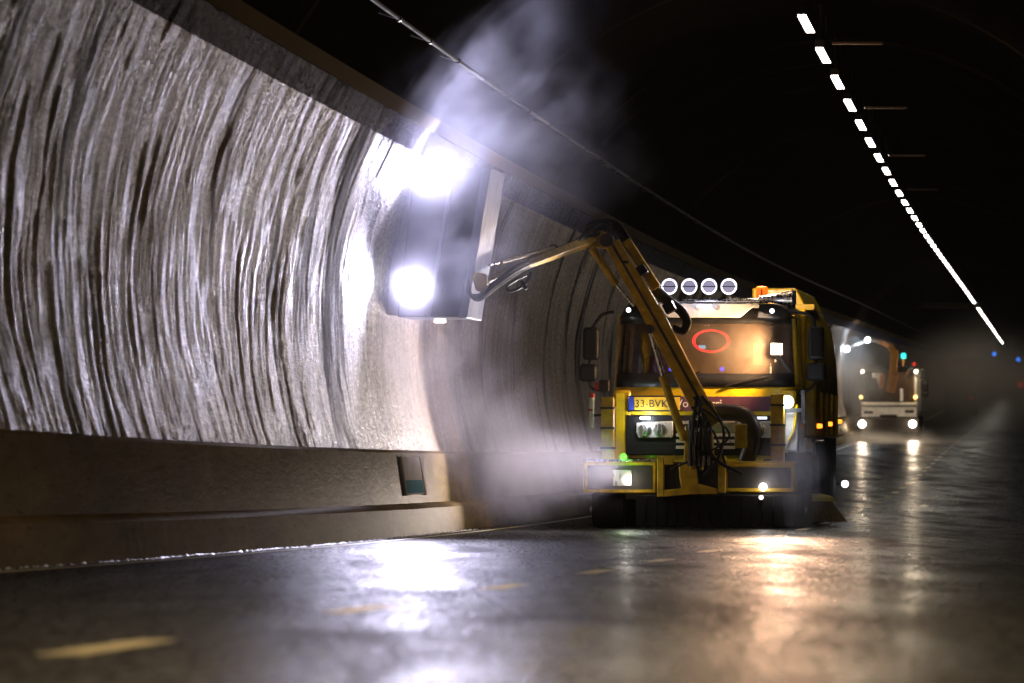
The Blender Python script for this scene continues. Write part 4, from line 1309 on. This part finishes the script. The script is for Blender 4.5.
# ------------------------------------------------------------------ spray and haze
def volume(name, dens, col=(1, 1, 1), noise_scale=None, aniso=.35, lo=.40, hi=.72, radii=(1, 1, 1)):
    m = bpy.data.materials.new(name); m.use_nodes = True; nt = m.node_tree
    nt.nodes.remove(nt.nodes['Principled BSDF'])
    v = N(nt, 'ShaderNodeVolumePrincipled'); v.inputs['Color'].default_value = (*col, 1); v.inputs['Anisotropy'].default_value = aniso
    v.inputs['Density'].default_value = dens
    if noise_scale:
        co = N(nt, 'ShaderNodeTexCoord')
        n1 = noise(nt, co.outputs['Object'], noise_scale, 3, .62, .8)
        f = ramp(nt, n1, [(lo, g3(0)), (hi, g3(1))])
        gx = N(nt, 'ShaderNodeVectorMath', operation='LENGTH')
        mp = N(nt, 'ShaderNodeMapping'); mp.inputs['Scale'].default_value = tuple(1 / q for q in radii)
        lk(nt, co.outputs['Object'], mp.inputs['Vector']); lk(nt, mp.outputs[0], gx.inputs[0])
        n2 = noise(nt, co.outputs['Object'], noise_scale * .8, 2, .6, 0)
        rg = N(nt, 'ShaderNodeMath', operation='MULTIPLY_ADD'); lk(nt, n2, rg.inputs[0]); rg.inputs[1].default_value = 1.3; rg.inputs[2].default_value = -.55
        r2 = N(nt, 'ShaderNodeMath', operation='ADD'); lk(nt, rg.outputs[0], r2.inputs[0]); lk(nt, gx.outputs['Value'], r2.inputs[1])
        fo = ramp(nt, r2.outputs[0], [(.0, g3(1)), (.25, g3(.55)), (.45, g3(.18)), (.62, g3(.03)), (.75, g3(0))])
        mu = N(nt, 'ShaderNodeMath', operation='MULTIPLY'); lk(nt, f, mu.inputs[0]); lk(nt, fo, mu.inputs[1])
        m3 = N(nt, 'ShaderNodeMath', operation='MULTIPLY'); lk(nt, mu.outputs[0], m3.inputs[0]); m3.inputs[1].default_value = dens
        lk(nt, m3.outputs[0], v.inputs['Density'])
    lk(nt, v.outputs[0], nt.nodes['Material Output'].inputs['Volume'])
    return m


def mist(name, c, rx, ry, rz, vol):
    m = volume(*vol, radii=(rx, ry, rz))
    b = MB(); b.lathe((0, 0, -1), (0, 0, 1), [(1 - math.cos(math.pi * k / 12), max(.001, math.sin(math.pi * k / 12))) for k in range(13)], 20)
    b.v = [(x * rx, y * ry, z * rz) for x, y, z in b.v]
    o = b.build(name, m); o.location = c; tag(o, kind='stuff')
    return o


wpt = lambda u, v, s: Vector(((u - 512) / FPX * s, s, CAM_Z + (341.5 - v) / FPX * s))
mist('spray_mist', wpt(405, 225, 66.0), 2.4, 3.2, 3.2, ('spray_dense', .13, (.80, .80, 1), .9, .2, .34, .66))
for u, v in ((431, 181), (413, 285)):
    mist('spray_mist', wpt(u, v, 66.1), .85, .8, .85, ('spray_at_lamp', 1.7, (.93, .92, 1), 1.6, .1, .2, .7))  # denser mist added round the lamps to spread their bloom
mist('spray_mist', wpt(425, 375, 67.0), 2.0, 3.0, 2.4, ('spray_falling', 1.3, (.84, .82, 1), .8, .2, .34, .66))
mist('spray_mist', wpt(440, 85, 65.0), 3.4, 6, 4.6, ('spray_rising', 1.0, (.80, .82, 1), .7, .2, .42, .62))
mist('spray_mist', wpt(525, 450, 74), 2.2, 6.5, 2.0, ('spray_low', .9, (.84, .82, 1), .5, .2, .36, .66))
mist('spray_mist', wpt(795, 485, 72.2), .8, 1.0, 1.5, ('spray_wheel', 4.0, (.82, .82, 1), 1.2, .1, .32, .66))
mist('spray_mist', wpt(740, 352, 72.8), 1.4, .8, 1.0, ('spray_screen', .55, (1, .97, .93), 1.2, .1, .32, .66))
mist('spray_mist', wpt(892, 453, 219), 7.5, 14, 1.4, ('spray_far', 2.4, (1, .97, .93), .35, .2, .3, .68))
mist('drifting_mist', P(300, -2.6, 2.6), 7, 170, 5, ('spray_drift', .15, (1, .90, .76), .12, .3, .3, .68))

mist('spray_mist', wpt(853, 372, 226), 3.0, 6, 3.2, ('spray_far_arm', 1.0, (.9, .94, 1), .6, .2, .3, .68))
ys = [path(s)[0] for s in range(-25, S_END + 1, 25)]; zs = [path(s)[1] for s in range(-25, S_END + 1, 25)]
hz = MB(); hz.box(min(ys) - 12, max(ys) + 8, -24, S_END + 10, min(zs) - 1, max(zs) + 10)
tag(hz.build('haze', volume('haze_air', .00013, (.96, .95, .93), None, .3), smooth=False), kind='stuff')
